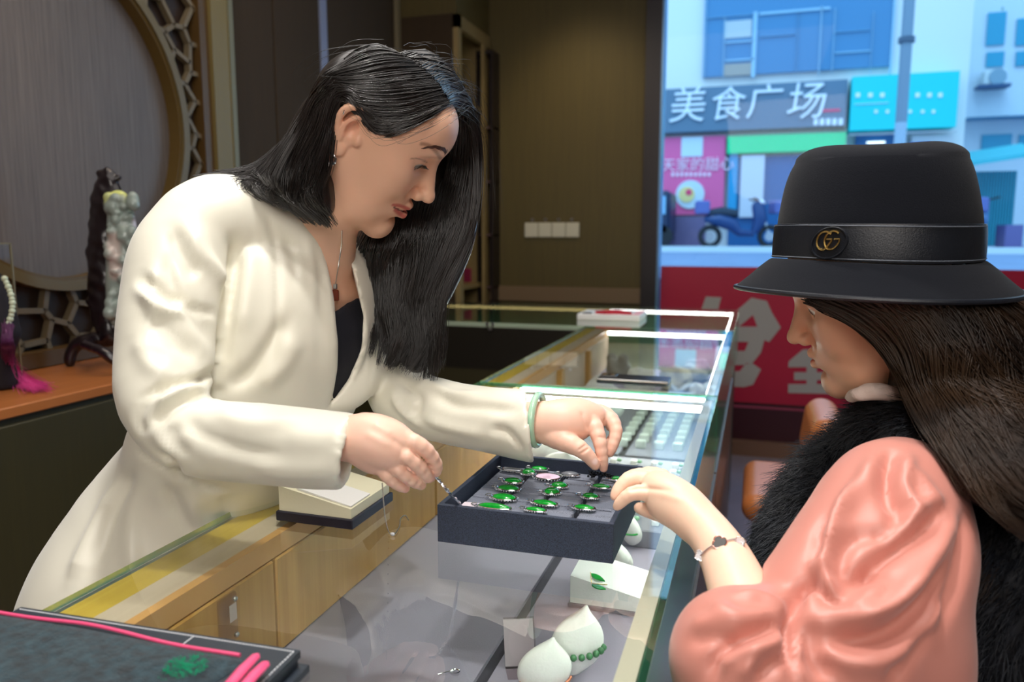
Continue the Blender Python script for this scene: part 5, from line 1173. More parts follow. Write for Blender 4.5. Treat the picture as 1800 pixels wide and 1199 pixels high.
sA_ = Soft(allA.V, allA.F); Ln = [p for p in (sA_.hit(*q) for q in cr(np.array([(601, 405), (600, 430), (596, 460), (591, 490), (589, 505)], float), 14)) if p is not None]
Lo = [p + (EYE - p) / np.linalg.norm(EYE - p) * .0022 for p in Ln]
if len(Lo) > 3:
    MB().tube(Lo, .0007, n=5).build('chain', M_silver, nk, smooth=True); e_ = Lo[-1]
    fx = cdir(1, 0, 0); fy = cdir(0, 1, 0); fz_ = cdir(0, 0, 1); MM = Matrix([(fx[i], fz_[i], fy[i], (e_ - fy * .011)[i]) for i in range(3)] + [(0, 0, 0, 1)])
    MB().box(-.0052, .0052, -.0025, .0025, -.0075, .0075, bev=.0012, M=MM).build('pendant_stone', mat('amber_garnet', (110, 40, 20), .1, coat=.8), nk)
    MM2 = Matrix([(fx[i], fz_[i], fy[i], (e_ + fy * .001)[i]) for i in range(3)] + [(0, 0, 0, 1)]); MB().box(-.003, .003, -.002, .002, -.004, .004, bev=.001, M=MM2).build('bail', M_silver, nk)
cn = thing('chain_necklace', 'fine silver chain hanging from the right hand of the standing woman onto the glass', 'necklace', WZ(690, 940, .902))
pp = cr(np.array([W(672, 850, .815), W(674, 880, .82), W(677, 910, .825), WZ(684, 936, .902), WZ(694, 938, .902), WZ(702, 925, .902), WZ(704, 912, .902), WZ(712, 906, .902), WZ(718, 914, .902)]), 90)
b_ = MB()
for i, p in enumerate(pp): b_.ball(p, .00085, n=6)
b_.build('chain', M_silver, cn, smooth=True); MB().ball(WZ(690, 939, .9025), (.0032, .0022, .0022), n=10).build('clasp', M_dia, cn, smooth=True)
st = thing('silver_cord', 'twisted silver cord stretched from the fingers of the standing woman to the tray corner', 'cord', WZ(808, 886, .94))
cc = cr(np.array([W(764, 834, .83), W(775, 848, .835), W(790, 866, .845), WZ(810, 886, .935)]), 26); tw = MB()
for ph in (0, math.pi):
    tw.tube([c + .0011 * (cdir(math.cos(i * 1.1 + ph), math.sin(i * 1.1 + ph), 0)) for i, c in enumerate(cc)], .0011, n=6)
tw.build('strand', M_silver, st, smooth=True)
# clover bracelet on the customer
br = thing('clover_bracelet', 'silver bracelet with a black clover motif on the wrist of the seated customer', 'bracelet', W(1265, 957, .76))
sB = Soft(allB.V, allB.F); Lb = [p + (EYE - p) / np.linalg.norm(EYE - p) * .002 for p in (sB.hit(*q) for q in cr(np.array([(1229, 978), (1236, 972), (1248, 962), (1263, 955), (1280, 950), (1294, 948), (1303, 955)], float), 26)) if p is not None]
if len(Lb) > 5:
    b_ = MB()
    for p in cr(np.array(Lb), 60): b_.ball(p, .0009, n=6)
    b_.build('chain', M_silver, br, smooth=True)
    def clover(c, s, m, rim, nm):
        n_ = (EYE - c) / np.linalg.norm(EYE - c); u = np.cross(n_, [0, 0, 1]); u /= np.linalg.norm(u); w = np.cross(n_, u); P = []
        for a in np.linspace(0, 2 * math.pi, 48, endpoint=False):
            rr = s * (.72 + .28 * abs(math.cos(2 * a)) ** .6); P.append(c + n_ * .0012 + rr * (u * math.cos(a + .5) + w * math.sin(a + .5)))
        q = MB().prism(P, -n_ * .002).build(nm, m, br); MB().tube([p + n_ * .0003 for p in P], s * .09, closed=True, n=5).build('rim', rim, q, smooth=True)
    k = len(Lb); clover(Lb[int(k * .52)], .0068, mat('onyx', (8, 8, 14), .15), mat('rose_gold', (220, 170, 160), .2, 1.0), 'clover')
    clover(Lb[int(k * .06)], .0052, M_dia, M_silver, 'clover'); clover(Lb[int(k * .95)], .0052, M_dia, M_silver, 'clover')

# ================================================================== black glitter tray with pendants
tx0, tx1, ty0, ty1, tz = -.348, -.138, .805, 1.032, .9
M_glit = mat('black_glitter_paper', (12, 17, 28), .6, bump=.9, bscale=1300, bdist=.001, spec=.5, col2=(62, 74, 98), vscale=1500)
M_foam = mat('grey_glitter_foam', (56, 62, 76), .6, bump=.9, bscale=1500, bdist=.001, col2=(168, 174, 190), vscale=1500)
ty = thing('jewellery_tray', 'black glitter covered open tray full of green pendants', 'tray', ((tx0 + tx1) / 2, (ty0 + ty1) / 2, tz))
MB().box(tx0 + .006, tx1 - .006, ty0 + .006, ty1 - .006, tz, tz + .006).build('bottom', M_glit, ty)
t_ = .006
for b in ((tx0, tx1, ty0, ty0 + t_), (tx0, tx1, ty1 - t_, ty1), (tx0, tx0 + t_, ty0 + t_, ty1 - t_), (tx1 - t_, tx1, ty0 + t_, ty1 - t_)): MB().box(*b, tz, tz + .046, bev=.0006).build('side', M_glit, ty)
cols = 4; rows = 4; gx = (tx1 - tx0 - 2 * t_ - .004) / cols; gy = (ty1 - ty0 - 2 * t_ - .004) / rows
for i in range(cols):
    for j in range(rows):
        x = tx0 + t_ + .002 + i * gx; y = ty0 + t_ + .002 + j * gy; m_ = MB()
        m_.box(x + .003, x + gx - .003, y + .0015, y + gy * .46, tz + .006, tz + .030, bev=.002); m_.box(x + .003, x + gx - .003, y + gy * .54, y + gy - .0015, tz + .006, tz + .030, bev=.002); m_.prism([(x + .004, y + gy * .47, tz + .0285), (x + .010, y + gy * .47, tz + .0315), (x + gx - .010, y + gy * .47, tz + .0315), (x + gx - .004, y + gy * .47, tz + .0285)], (0, -gy * .12, 0)); m_.build('foam_pad', M_foam, ty)
PZ = tz + .0305
def pendant(px, py, ln, wd, label, stone=None, rot=0.0, name='jade_pendant', bail=True, cab=.45):
    p = WZ(px, py, PZ + .003); t = thing(name, label, 'pendant', (0, 0, 0), None); stone = stone or M_jade
    prof_ = [(1.0, 0), (.97, .18), (.85, .36), (.62, .5), (.3, .58), (0.001, .6)]
    MB().lathe([(ln * r, wd * cab * z * 2 + .001) for r, z in prof_], n=28, sy=wd / ln).build('stone', stone, t, smooth=True)
    rb = [(1.10 * ln * math.cos(a), 1.12 * wd * math.sin(a), .0012) for a in np.linspace(0, 2 * math.pi, 36, endpoint=False)]
    MB().tube(rb, .0011, closed=True, n=6).build('bezel', M_silver, t, smooth=True)
    if bail:
        MB().tube([(-1.1 * ln - .004 + .0035 * math.cos(a), .0035 * math.sin(a), .0025) for a in np.linspace(0, 2 * math.pi, 16, endpoint=False)], .0008, closed=True, n=5).build('bail', M_silver, t, smooth=True)
        b = MB(); [b.ball((1.28 * ln * math.cos(a), 1.34 * wd * math.sin(a), .0006), .0010, n=5) for a in np.linspace(0.5, 5.8, 26)]; b.build('stone_halo', M_dia, t, smooth=True)
    t.location = p; t.rotation_euler = (0, 0, rot); return t
pend = [(869, 893, .0200, .0052, 'long flat bright green jade pendant at the near left corner of the tray', None, 0, .8), (886, 876, .0150, .0085, 'oval green jade pendant in silver, second from the front of the left row', None, 0, .45),
        (894, 860, .0140, .0080, 'oval green jade pendant in silver, middle of the left row', None, 0, .45), (902, 847, .0120, .0080, 'oval green jade pendant in silver, fourth from the front of the left row', None, 0, .45),
        (929, 832, .0090, .0090, 'small round green jade pendant just left of the pink oval one', None, .4, .5), (948, 825, .0110, .0070, 'green jade pendant at the back wall of the tray behind the pink oval one', None, 0, .4),
        (983, 855, .0105, .0080, 'green jade cluster pendant to the right of the pink oval one', None, .3, .5), (970, 866, .0100, .0090, 'round green jade cluster pendant in the middle of the tray', None, .5, .5),
        (958, 886, .0150, .0065, 'long green beaded pendant in the second row near the front', None, -.1, .5), (942, 898, .0120, .0050, 'green pendant partly hidden by the front wall, centre left', None, 0, .6),
        (1038, 874, .0100, .0070, 'round green cluster pendant right of centre in the tray', None, 0, .5), (1027, 894, .0120, .0060, 'green cluster pendant near the front wall, right of centre', None, 0, .5),
        (1057, 857, .0115, .0060, 'green beaded pendant below the fingertips of the reaching hand', None, 0, .5), (1083, 843, .0070, .0060, 'small green pendant beside the fingers of the customer', None, .3, .5)]
for px, py, ln, wd, lb, stn, ro, cb in pend: pendant(px, py, ln, wd, lb, stn, ro, cab=cb)
pendant(963, 839, .0165, .0125, 'large pale pink oval pendant among the green ones', mat('pink_tag_stone', (238, 206, 226), .35), 0, bail=True, cab=.12)
pendant(1002, 835, .0120, .0070, 'grey stone pendant right of the pink oval one', mat('grey_stone', (110, 112, 118), .3), .1)
pendant(900, 827, .0140, .0060, 'flat silver pendant at the far left corner of the tray', mat('grey_silver_plate', (176, 178, 184), .25, .8), 0, cab=.2)
tg = WZ(828, 885, PZ + .003); tag(MB().box(tg[0] - .011, tg[0] + .009, tg[1] - .006, tg[1] + .007, PZ + .001, PZ + .0018, bev=.0003).build('price_tag', mat('tag_white', (236, 222, 230), .5)), 'small pinkish white tag at the near left end of the silver cord', 'tag')
p = WZ(1056, 838, PZ + .004); bb_ = MB(); rr = random.Random(2)
for k in range(60): bb_.ball(p + np.array([(k / 60 - .5) * .034, rr.uniform(-.005, .005), rr.uniform(0, .006)]), .0018, n=5)
tag(bb_.build('beaded_clasp', mat('dark_sparkle_beads', (70, 72, 78), .15, .8), smooth=True), 'dark sparkling beaded brooch under the reaching fingertips', 'brooch')

# white box on black base by the right sleeve
wb = thing('ring_display_box', 'cream wedge display box on a black base under the right sleeve', 'display box', (-.515, .86, .9))
MB().box(-.572, -.462, .806, .918, .900, .9125, bev=.001).build('base', mat('black_base_board', (26, 24, 38), .45), wb)
MB().prism([(-.569, .810, .9126), (-.466, .810, .9126), (-.466, .810, .925), (-.569, .810, .945)], (0, .104, 0)).build('wedge', M_cream, wb)
MB().prism([(-.545, .814, .9408), (-.468, .814, .9258), (-.468, .814, .9275), (-.545, .814, .9435)], (0, .05, 0)).build('flap', M_white, wb)

# leather folders and velvet pouch, near left
A0 = WZ(37, 1067, .920); A1 = WZ(528, 1143, .920); e1 = A1 - A0; e1[2] = 0; Lf = np.linalg.norm(e1); e1 /= Lf; e2 = np.array([e1[1], -e1[0], 0])
def board(z0, z1, inset, grow, name, lab, cat_='folder', grp=None):
    a = A0 + e1 * inset - e2 * grow; m_ = MB(); P = [a, a + e1 * (Lf - inset + grow * 2), a + e1 * (Lf - inset + grow * 2) + e2 * .24, a + e2 * .24]; P = [np.array([q[0], q[1], z0]) for q in P]
    o = m_.prism(P, (0, 0, z1 - z0)).build(name, mat('slate_black_leather', (36, 44, 54), .45, bump=.4, bscale=600, bdist=.0005)); return tag(o, lab, cat_, grp)
board(.9002, .9062, .01, .003, 'leather_folder', 'bottom black leather folder of the stack at the near left corner', 'folder', 'stacked leather folders'); board(.9066, .9130, .004, -.001, 'leather_folder', 'middle black leather folder of the stack at the near left corner', 'folder', 'stacked leather folders')
tp_ = board(.9134, .920, 0, 0, 'leather_folder', 'top leather folder with white stitching under the velvet pouch', 'folder', 'stacked leather folders')
sm = MB(); nst = 110
def fp(u, w, z=.9203): q = A0 + e1 * u + e2 * w; return np.array([q[0], q[1], z])
for k in range(nst): sm.tube([fp(.003 + (Lf - .006) * k / nst, .004), fp(.003 + (Lf - .006) * (k + .62) / nst, .004)], .0006, n=5)
for k in range(60): sm.tube([fp(Lf - .004, .004 + .23 * k / 60), fp(Lf - .004, .004 + .23 * (k + .62) / 60)], .0006, n=5)
for k in range(10): sm.tube([fp(Lf * .655, .004 + .026 * k / 10), fp(Lf * .655, .004 + .026 * (k + .65) / 10)], .0006, n=5)
s_ = sm.build('stitching', mat('white_thread', (220, 224, 228), .6)); adopt(s_, tp_)
po2 = thing('velvet_pouch', 'dark teal velvet pouch with pink piping lying on the leather folders', 'pouch', fp(.15, .12, .92))
nu, nv = 150, 90; V_ = []
UE = float((WZ(440, 1150, .927) - A0) @ e1); PW0 = float((WZ(250, 1118, .9225) - A0) @ e2); PW1 = float((WZ(440, 1150, .927) - A0) @ e2)
for i in range(nu + 1):
    for j in range(nv + 1):
        u = -.08 + (UE + .08) * i / nu; w = PW0 + (PW1 - PW0) * max(0, (i / nu - .5) * 2) + .20 * j / nv; u2 = u - .06 * (j / nv) * (i / nu)
        ed_ = min(1, 6 * min(i / nu, 1 - i / nu, j / nv, 1)); V_.append(fp(u2, w, .9205 + .007 * ed_ ** .5))
V_ = np.array(V_); V_[:, 2] += (noise3(V_, 14, 6) * .0014 + noise3(V_, 50, 7) * .0004) * (V_[:, 2] > .924)
F_ = np.array([[i * (nv + 1) + j, (i + 1) * (nv + 1) + j, (i + 1) * (nv + 1) + j + 1, i * (nv + 1) + j + 1] for i in range(nu) for j in range(nv)])
npmesh('velvet', V_, F_, mat('teal_velvet', (6, 20, 28), .85, sheen=.15, bump=1.0, bscale=500, bdist=.0015, col2=(34, 62, 72), vscale=120), po2)
M_pink = mat('pink_piping', (236, 84, 130), .45, bump=.3, bscale=900)
pe = [fp(-.08 + (UE + .07) * t, PW0 - .001 + (PW1 - PW0) * max(0, (t - .5) * 2) + .0012 * math.sin(t * 9), .9235 + .0008 * math.sin(t * 14)) for t in np.linspace(0, 1, 40)]
MB().tube(pe, .0016, n=8).build('piping', M_pink, po2, smooth=True)
for q1_, q2_ in (((449, 1155), (402, 1206)), ((466, 1168), (425, 1212))):
    a, b = WZ(*q1_, .930), WZ(*q2_, .931); MB().tube([a + (a - b) * .10, a, (a + b) / 2 + [0, 0, .0008], b], [.0015, .0040, .0046, .0044], n=10, flat=.7).build('ribbon_tab', M_pink, po2, smooth=True)
gl = WZ(325, 1170, .929); bb_ = MB(); rr = random.Random(5)
for k in range(420):
    a = rr.random() * 6.28; q = .016 * rr.random() ** .6; x_ = gl[0] + q * math.cos(a) * 1.1; y_ = gl[1] + q * math.sin(a) * (.9 if rr.random() < .8 else 1.4); bb_.box(x_, x_ + .0008, y_, y_ + .0006, .9283, .9289)
bb_.build('glitter_motif', mat('green_glitter', (0, 190, 140), .2, .6), po2)

# phone
ph = thing('phone', 'black phone lying face down on the glass over the lit seam', 'phone', (-.275, 1.87, .9))
MB().box(-.3655, -.190, 1.838, 1.912, .9002, .9135, bev=.003).build('body', mat('phone_black', (22, 22, 26), .25), ph)
MB().box(-.3665, -.189, 1.8368, 1.9132, .9085, .9112, bev=.001).build('frame', mat('phone_frame', (96, 88, 80), .3, 1.0), ph)
MB().box(-.362, -.322, 1.868, 1.909, .9135, .9152, bev=.001).build('camera_plate', mat('camera_plate_black', (34, 32, 30), .2), ph)
for x, y in ((-.353, 1.899), (-.353, 1.880), (-.333, 1.890)): MB().lathe([(.0062, 0), (.0065, .001), (.0050, .0014), (.001, .0010)], c=(x, y, .9152), n=18).build('lens', mat('lens_gold', (206, 176, 130), .2, .9), ph, smooth=True)

# box with red ribbon at the far end
gx_ = thing('gift_case', 'white case with a red ribbon lying on the far corner of the counters', 'box', (-.59, 3.35, .9))
MB().box(-.735, -.462, 3.25, 3.46, .9002, .926, bev=.003).build('case', M_white, gx_)
MB().prism([(-.66, 3.28, .9262), (-.61, 3.26, .9262), (-.56, 3.28, .9262), (-.50, 3.27, .9262), (-.54, 3.32, .9262), (-.57, 3.36, .9262), (-.62, 3.33, .9262)], (0, 0, .012)).build('red_ribbon', mat('crimson_ribbon', (190, 20, 44), .5), gx_)
MB().box(-.50, -.465, 3.262, 3.45, .9262, .9275).build('pink_label', mat('pink_card', (240, 176, 180), .5), gx_)
tag(MB().box(-.715, -.675, 3.262, 3.29, .9262, .930, bev=.001).build('black_clip', mat('black_plastic', (16, 16, 20))), 'small black clip on the white case at the far end', 'clip')

# ================================================================== things inside the cases
DZ = .7402
def wedge_stand(x0, x1, y0, y1, z, hl, hr_, label, name='brooch_stand'):
    t = thing(name, label, 'display stand', ((x0 + x1) / 2, (y0 + y1) / 2, z)); MB().box(x0 - .003, x1 + .005, y0 - .003, y1, z, z + .006, bev=.001).build('base', mat('grey_base', (110, 108, 118), .5), t)
    MB().prism([(x0, y0, z + .0062), (x1, y0, z + .0062), (x1, y0, z + hr_), (x0, y0, z + hl)], (0, y1 - y0 - .004, 0)).build('wedge', M_white, t); return t
wedge_stand(-.232, -.132, 1.004, 1.100, DZ, .046, .026, 'white wedge stand holding the green leaf brooch')
lb_ = thing('leaf_brooch', 'gold brooch of two green leaves on the white wedge stand', 'brooch', WZ(1048, 1022, .782))
def leaf(c, d, L, w, m, nm):
    d = np.array(d, float); d /= np.linalg.norm(d); s_ = np.array([-d[1], d[0], 0]); P = []
    for t in np.linspace(0, 1, 12): P.append(c + d * L * t + s_ * w * math.sin(math.pi * t ** .8))
    for t in np.linspace(1, 0, 12)[1:-1]: P.append(c + d * L * t - s_ * w * math.sin(math.pi * t ** .8))
    return MB().prism(P, (0, 0, .002)).build(nm, m, lb_)
q1 = WZ(1038, 1010, .784); q2 = WZ(1040, 1030, .784)
leaf(q1, (1, -.35, -.2), .024, .0055, M_jade, 'leaf'); leaf(q2, (1, .10, -.2), .020, .0055, M_jade, 'leaf')
MB().tube([q1 + [0, 0, .003], q2 + [0, 0, .003], q2 + [.02, .008, .001]], .0008, n=5).build('gold_stem', mat('antique_gold', (214, 180, 110)), lb_, smooth=True)
def pillow(cx, cy, z, h, w, label, rot=0.3, tilt=.25, name='bracelet_pillow', band=None, grp=None):
    v = Vol((-w * 1.3, -w, -.002), (w * 1.3, w, h * 1.1), max(.0022, h / 40)); v.ell((0, 0, h * .45), (w * .98, w * .42, h * .40), .01); v.cone((0, 0, h * .5), (w * .25, 0, h * 1.02), w * .42, .001, .02, ((0, 1, 0), .7)); v.cone((0, 0, h * .4), (-w * .1, 0, 0), w * .5, .006, .01, ((0, 1, 0), .7)); v.plane((0, 0, 0.001), (0, 0, -1), .002)
    s = v.mesh(1); th = tilt; Rm = rotm((0, 0, 1), rot) @ rotm((1, 0, 0), th); s.V = s.V @ Rm.T + [cx, cy, z + w * .35 * abs(math.sin(th))]
    o = npmesh(name, s.V, s.F, M_white); tag(o, label, 'pillow', grp)
    if band:
        m_, zz, bl_, nm = band; b = MB()
        for a in np.linspace(-1.2 + math.pi * 1.5, 1.2 + math.pi * 1.5, 9 if nm == 'bead_bracelet' else 30):
            p = np.array([w * .98 * math.cos(a), w * .62 * math.sin(a), h * zz]) @ Rm.T + [cx, cy, z + w * .35 * abs(math.sin(th))]; b.ball(p, .0042 if nm == 'bead_bracelet' else .0016, n=8)
        tag(b.build(nm, m_, smooth=True), bl_, 'bracelet')
    return o
p = WZ(1000, 1212, DZ); pillow(p[0], p[1] + .03, DZ, .098, .033, 'white lozenge pillow wearing the green bead bracelet', 0.5, .2, band=(mat('moss_green_beads', (60, 110, 70), .3), .42, 'green bead bracelet on the taller lozenge pillow', 'bead_bracelet'))
p = WZ(965, 1215, DZ); pillow(p[0] - .004, p[1] - .012, DZ, .078, .032, 'white lozenge pillow wearing the fine coral bracelet, nearest the viewer', 0.5, .2, band=(mat('coral_gold', (206, 130, 100), .3, .5), .35, 'fine coral and gold bracelet on the nearest pillow', 'fine_bracelet'))
p = WZ(1098, 1005, DZ); pillow(p[0], p[1], DZ, .060, .026, 'white pillow right behind the leaf brooch stand', -.6, .5)
p = WZ(1112, 960, DZ); pillow(p[0], p[1], DZ, .065, .026, 'white pillow beside the right wall of the black tray, seen through the glass', -.6, .3, band=(M_jade, .5, 'green jade bracelet on the pillow beside the black tray', 'jade_bracelet'))
a = WZ(1036, 990, .745); tag(MB().box(a[0] - .013, a[0] + .013, a[1] - .004, a[1] + .004, DZ, DZ + .004).build('price_tag', M_white), 'tiny white price tag beside the leaf brooch stand', 'tag')
cdh = thing('card_stand', 'clear acrylic stand with a small card left of the lozenge pillows', 'card stand', WZ(905, 1175, DZ))
a = WZ(888, 1172, DZ); b = WZ(912, 1178, DZ); ux = np.array([.045, .018, 0]); 
MB().prism([a + [0, 0, .001], a + [0, 0, .001] + ux * .75, a + ux * .75 + [-.008, .016, .052], a + [-.008, .016, .052]], (0.0008, -.0016, 0)).build('card', mat('card_lilac', (232, 232, 244), .4), cdh)
MB().prism([a + [.001, -.003, .0], a + [.001, -.003, 0] + ux * .8, a + ux * .8 + [-.008, .013, .056], a + [-.007, .013, .056]], (0.0008, -.0016, 0)).prism([a + [.001, -.003, .0], a + ux * .8 + [.001, -.003, .0], a + ux * .8 + [.012, -.026, 0], a + [.012, -.026, 0]], (0, 0, .0015)).build('acrylic_holder', glass('acrylic', (.9, .86, .86)), cdh)
p = WZ(795, 1183, DZ); tag(MB().tube([WZ(770, 1185, DZ + .002), WZ(790, 1180, DZ + .004), WZ(800, 1178, DZ + .002)], .0007, n=5).tube([WZ(800 + 8 * math.cos(t), 1180 + 4 * math.sin(t), DZ + .0025) for t in np.linspace(0, 6, 14)], .0008, n=5).build('loose_chain', M_silver, smooth=True), 'short loose silver chain on the grey deck near the bottom edge', 'chain')
# white padded display blocks seen under the reaching arm
for k, (px, py, h, w, rot, lb) in enumerate(((955, 792, .075, .05, .9, 'white padded bust under the cuff of the reaching arm'), (1000, 795, .06, .045, .2, 'white padded bust under the thumb of the reaching hand'), (1060, 712, .05, .045, 1.2, 'white padded bust right behind the reaching wrist'))):
    p = WZ(px, py + 25, DZ); p[1] = min(p[1], 1.66) - (.06 if k == 1 else 0); pillow(p[0], p[1], DZ, h, w, lb, rot, .6, 'padded_bust')
# riser tray with rings
rt = thing('ring_tray', 'grey riser tray holding rows of small white ring blocks', 'tray', (-.20, 1.45, DZ)); MB().box(-.300, -.115, 1.24, 1.66, DZ, .772, bev=.002).build('tray_body', mat('grey_tray', (120, 118, 128), .6), rt)
MB().box(-.304, -.296, 1.236, 1.664, DZ, .780, bev=.001).build('tray_edge', mat('dark_grey_edge', (86, 84, 94), .5), rt)
RL = []
def ringblock():
    t = thing('ring_block', 'small white block with a green and white stone ring, in the riser tray', 'ring block', (0, 0, 0), 'ring blocks in the riser tray')
    MB().box(-.0095, .0035, -.008, .008, 0, .011, bev=.0015).build('block', M_white, t); MB().ball((.009, 0, .008), (.0055, .0045, .004), n=10).build('stone', mat('pale_green_stone', (130, 176, 140), .15), t, smooth=True); return t
ORD = ['first', 'second', 'third', 'fourth', 'fifth', 'sixth', 'seventh', 'eighth']
first = ringblock(); ci = 0
for i in range(4):
    for j in range(8):
        loc_ = (-.275 + i * .044, 1.27 + j * .048, .7722)
        if ci == 0: first.location = loc_
        first_ = first if ci == 0 else copy_tree(first, loc_)
        first_['label'] = 'white ring block in the riser tray, %s row from the left, %s from the front' % (ORD[i], ORD[j])
        ci += 1
for k in range(7):
    y = 1.05 + k * .095
    if k < 2: continue
# farther case
blk = MB().box(-.012, .012, -.008, .008, 0, .02, bev=.002).build('white_block', M_white); tag(blk, 'small white display block in rows in the farther case', 'display block', 'white display blocks in the farther case'); n_ = 0
for i in range(5):
    for j in range(7):
        l_ = (-.30 + i * .045, 1.86 + j * .06, DZ)
        if n_ == 0: blk.location = l_
        else:
            c_ = blk.copy(); COL.objects.link(c_); c_.location = l_
        (blk if n_ == 0 else c_)['label'] = 'small white block in the farther case, %s row from the left, %s from the front' % (ORD[i], ORD[j])
        n_ += 1
rk = random.Random(8)
lab = ['white rumpled cloth pad behind the phone', 'creamy rock carving at the far right of the farther case', 'pale rock carving in the middle of the farther case', 'whitish rock carving behind the cloth pad', 'grey rock carving at the back left of the farther case', 'small pale carving near the front pane of the farther case', 'pale lumpy carving behind the creamy rock carving']
for k, (x, y, w, d_, h, c) in enumerate(((-.43, 2.1, .10, .09, .07, (226, 224, 226)), (-.25, 2.62, .06, .05, .08, (220, 212, 180)), (-.36, 2.55, .06, .05, .085, (214, 214, 206)), (-.46, 2.42, .07, .05, .07, (206, 206, 206)), (-.47, 2.78, .05, .05, .09, (130, 130, 126)), (-.15, 2.45, .04, .04, .06, (216, 220, 220)), (-.20, 2.82, .06, .05, .07, (200, 200, 190)))):
    v = Vol((-w * 1.4, -d_ * 1.4, -.01), (w * 1.4, d_ * 1.4, h * 1.4), .005)
    for q in range(9): v.ell((rk.uniform(-.6, .6) * w, rk.uniform(-.6, .6) * d_, rk.uniform(.1, .8) * h), (w * .4, d_ * .45, h * .32), .012)
    v.ell((0, 0, h * .25), (w * .8, d_ * .8, h * .35), .02); v.plane((0, 0, .001), (0, 0, -1), .003); s = v.mesh(1); s.V = s.V + s.normals() * (noise3(s.V, 30, k) * .003)[:, None] + [x, y, DZ + .002]
    s.V[:, 2] = np.maximum(s.V[:, 2], DZ); tag(npmesh('cloth_pad' if k == 0 else 'rock_carving', s.V, s.F, mat('carving_%d' % k, c, .4)), lab[k], 'cloth pad' if k == 0 else 'carving')

# ================================================================== tan chair beyond the counter
ch = thing('tan_chair', 'tan leather chair with rounded back between the counter and the window', 'chair', (.42, 2.42, 0)); M_tan = mat('tan_leather', (206, 122, 66), .3, bump=.2, bscale=300); SC = W(1345, 856, 2.5)
def rbox(name, c, s, r, m, tilt=0.0, rz=0.0):
    v = Vol((-s[0] - .03, -s[1] - .03, -s[2] - .03), (s[0] + .03, s[1] + .03, s[2] + .03), .008); si = np.array(s) - r
    v.field(lambda P: np.linalg.norm(np.maximum(np.abs(P) - si, 0), axis=-1) - r, v.lo, v.lo + v.n * v.h); q = v.mesh(1); Rm = rotm((0, 0, 1), rz) @ rotm((0, 1, 0), tilt); q.V = q.V @ Rm.T + c; return npmesh(name, q.V, q.F, m, ch)
rbox('seat', (SC[0] + .16, SC[1], .44), (.23, .22, .045), .043, M_tan); cb = W(1440, 758, 2.5); rbox('backrest', (cb[0] + .01, cb[1], cb[2] - .02), (.055, .20, .10), .054, M_tan, .12)
for sx in (-.17, .17):
    for sy in (-.17, .17): MB().tube([(SC[0] + .16 + sx, SC[1] + sy, .40), (SC[0] + .16 + sx * 1.15, SC[1] + sy * 1.15, 0)], [.018, .012], n=10).build('leg', mat('dark_leg', (60, 40, 34), .4), ch, smooth=True)
MB().tube([(SC[0] + .33, SC[1], .44), (cb[0] + .02, cb[1], cb[2] - .08)], .025, n=10).build('back_support', M_tan, ch, smooth=True)

# ================================================================== on the left cabinet: carved jade statue and necklace case
def dX(px, py, X): return X / ray(px, py)[0]
M_rose = mat('dark_rosewood', (26, 16, 22), .3, coat=.3)
dS = dX(190, 450, -1.72)
stt = thing('jade_statue', 'tall carved grey green jade statue in a dark rosewood frame on the left cabinet', 'statue', (-1.72, 1.66, .9))
z9 = lambda px, dz=0: WX(px, 640, -1.70)
v = Vol(W(190, 450, dS) - [.12, .22, .42], W(190, 450, dS) + [.12, .22, .30], .005)
VDs = (cdir(0, 0, 1), .6)
chain_px(v, [(190, 312, dS, 12), (187, 345, dS, 24), (184, 400, dS, 26), (182, 470, dS, 27), (186, 540, dS, 26), (192, 575, dS, 24)], .01, VDs)
for px, py, r in ((188, 300, 7), (178, 306, 7), (197, 306, 7), (208, 312, 6), (165, 410, 8), (163, 440, 9), (166, 500, 9), (160, 530, 9), (196, 320, 10)): q = Bp(px, py, dS, r); v.ell(q[0], q[1], .006)
s = v.mesh(1); s.V = s.V + s.normals() * (noise3(s.V, 22, 2) * .003)[:, None]; npmesh('wood_frame', s.V, s.F, M_rose, stt)
v = Vol(W(215, 450, dS) - [.10, .2, .36], W(215, 450, dS) + [.14, .2, .30], .0042); rk = random.Random(4); dj = dS - .035
chain_px(v, [(208, 352, dj, 18), (214, 400, dj, 24), (212, 460, dj, 24), (208, 520, dj, 20), (206, 560, dj, 14)], .01, VDs)
for k in range(70):
    t = rk.random(); py = 345 + 215 * t; px = 212 + rk.uniform(-22, 24 if t < .45 else 14); q = Bp(px, py, dj - .01 - .015 * rk.random(), rk.uniform(6, 11)); v.ell(q[0], (q[1], q[1], q[1] * rk.uniform(.7, 1.4)), .004)
s = v.mesh(1); s.base((150, 164, 158)); s.paint(np.array([W(195, 350, dj), W(235, 352, dj)]), .035, (214, 222, 130), 1, .4); s.paint(np.array([W(200, 420, dj - .02), W(204, 480, dj - .02)]), .028, (210, 196, 190), .9, .6); s.paint(np.array([W(245, 390, dj), W(250, 420, dj)]), .025, (222, 206, 214), .9, .6)
npmesh('jade_carving', s.V, s.F, mat('carved_jade', (170, 180, 170), .25, attr='Col', coat=.4), stt, col=s.C)
v = Vol(W(190, 600, dS) - [.25, .25, .14], W(190, 600, dS) + [.25, .25, .12], .005)
chain_px(v, [(192, 570, dS, 16), (194, 592, dS, 14)], .01); chain_px(v, [(150, 600, dS, 12), (190, 594, dS, 14), (240, 592, dS, 14)], .01, VDs)
chain_px(v, [(152, 600, dS, 12), (135, 606, dS, 10), (125, 622, dS, 9), (123, 636, dS, 9)], .006); chain_px(v, [(150, 606, dS - .12, 8), (180, 618, dS - .14, 8), (200, 634, dS - .14, 8)], .006); chain_px(v, [(240, 600, dS, 10), (256, 610, dS, 9), (262, 628, dS, 9)], .006); chain_px(v, [(160, 598, dS - .02, 10), (150, 606, dS - .12, 8)], .006)
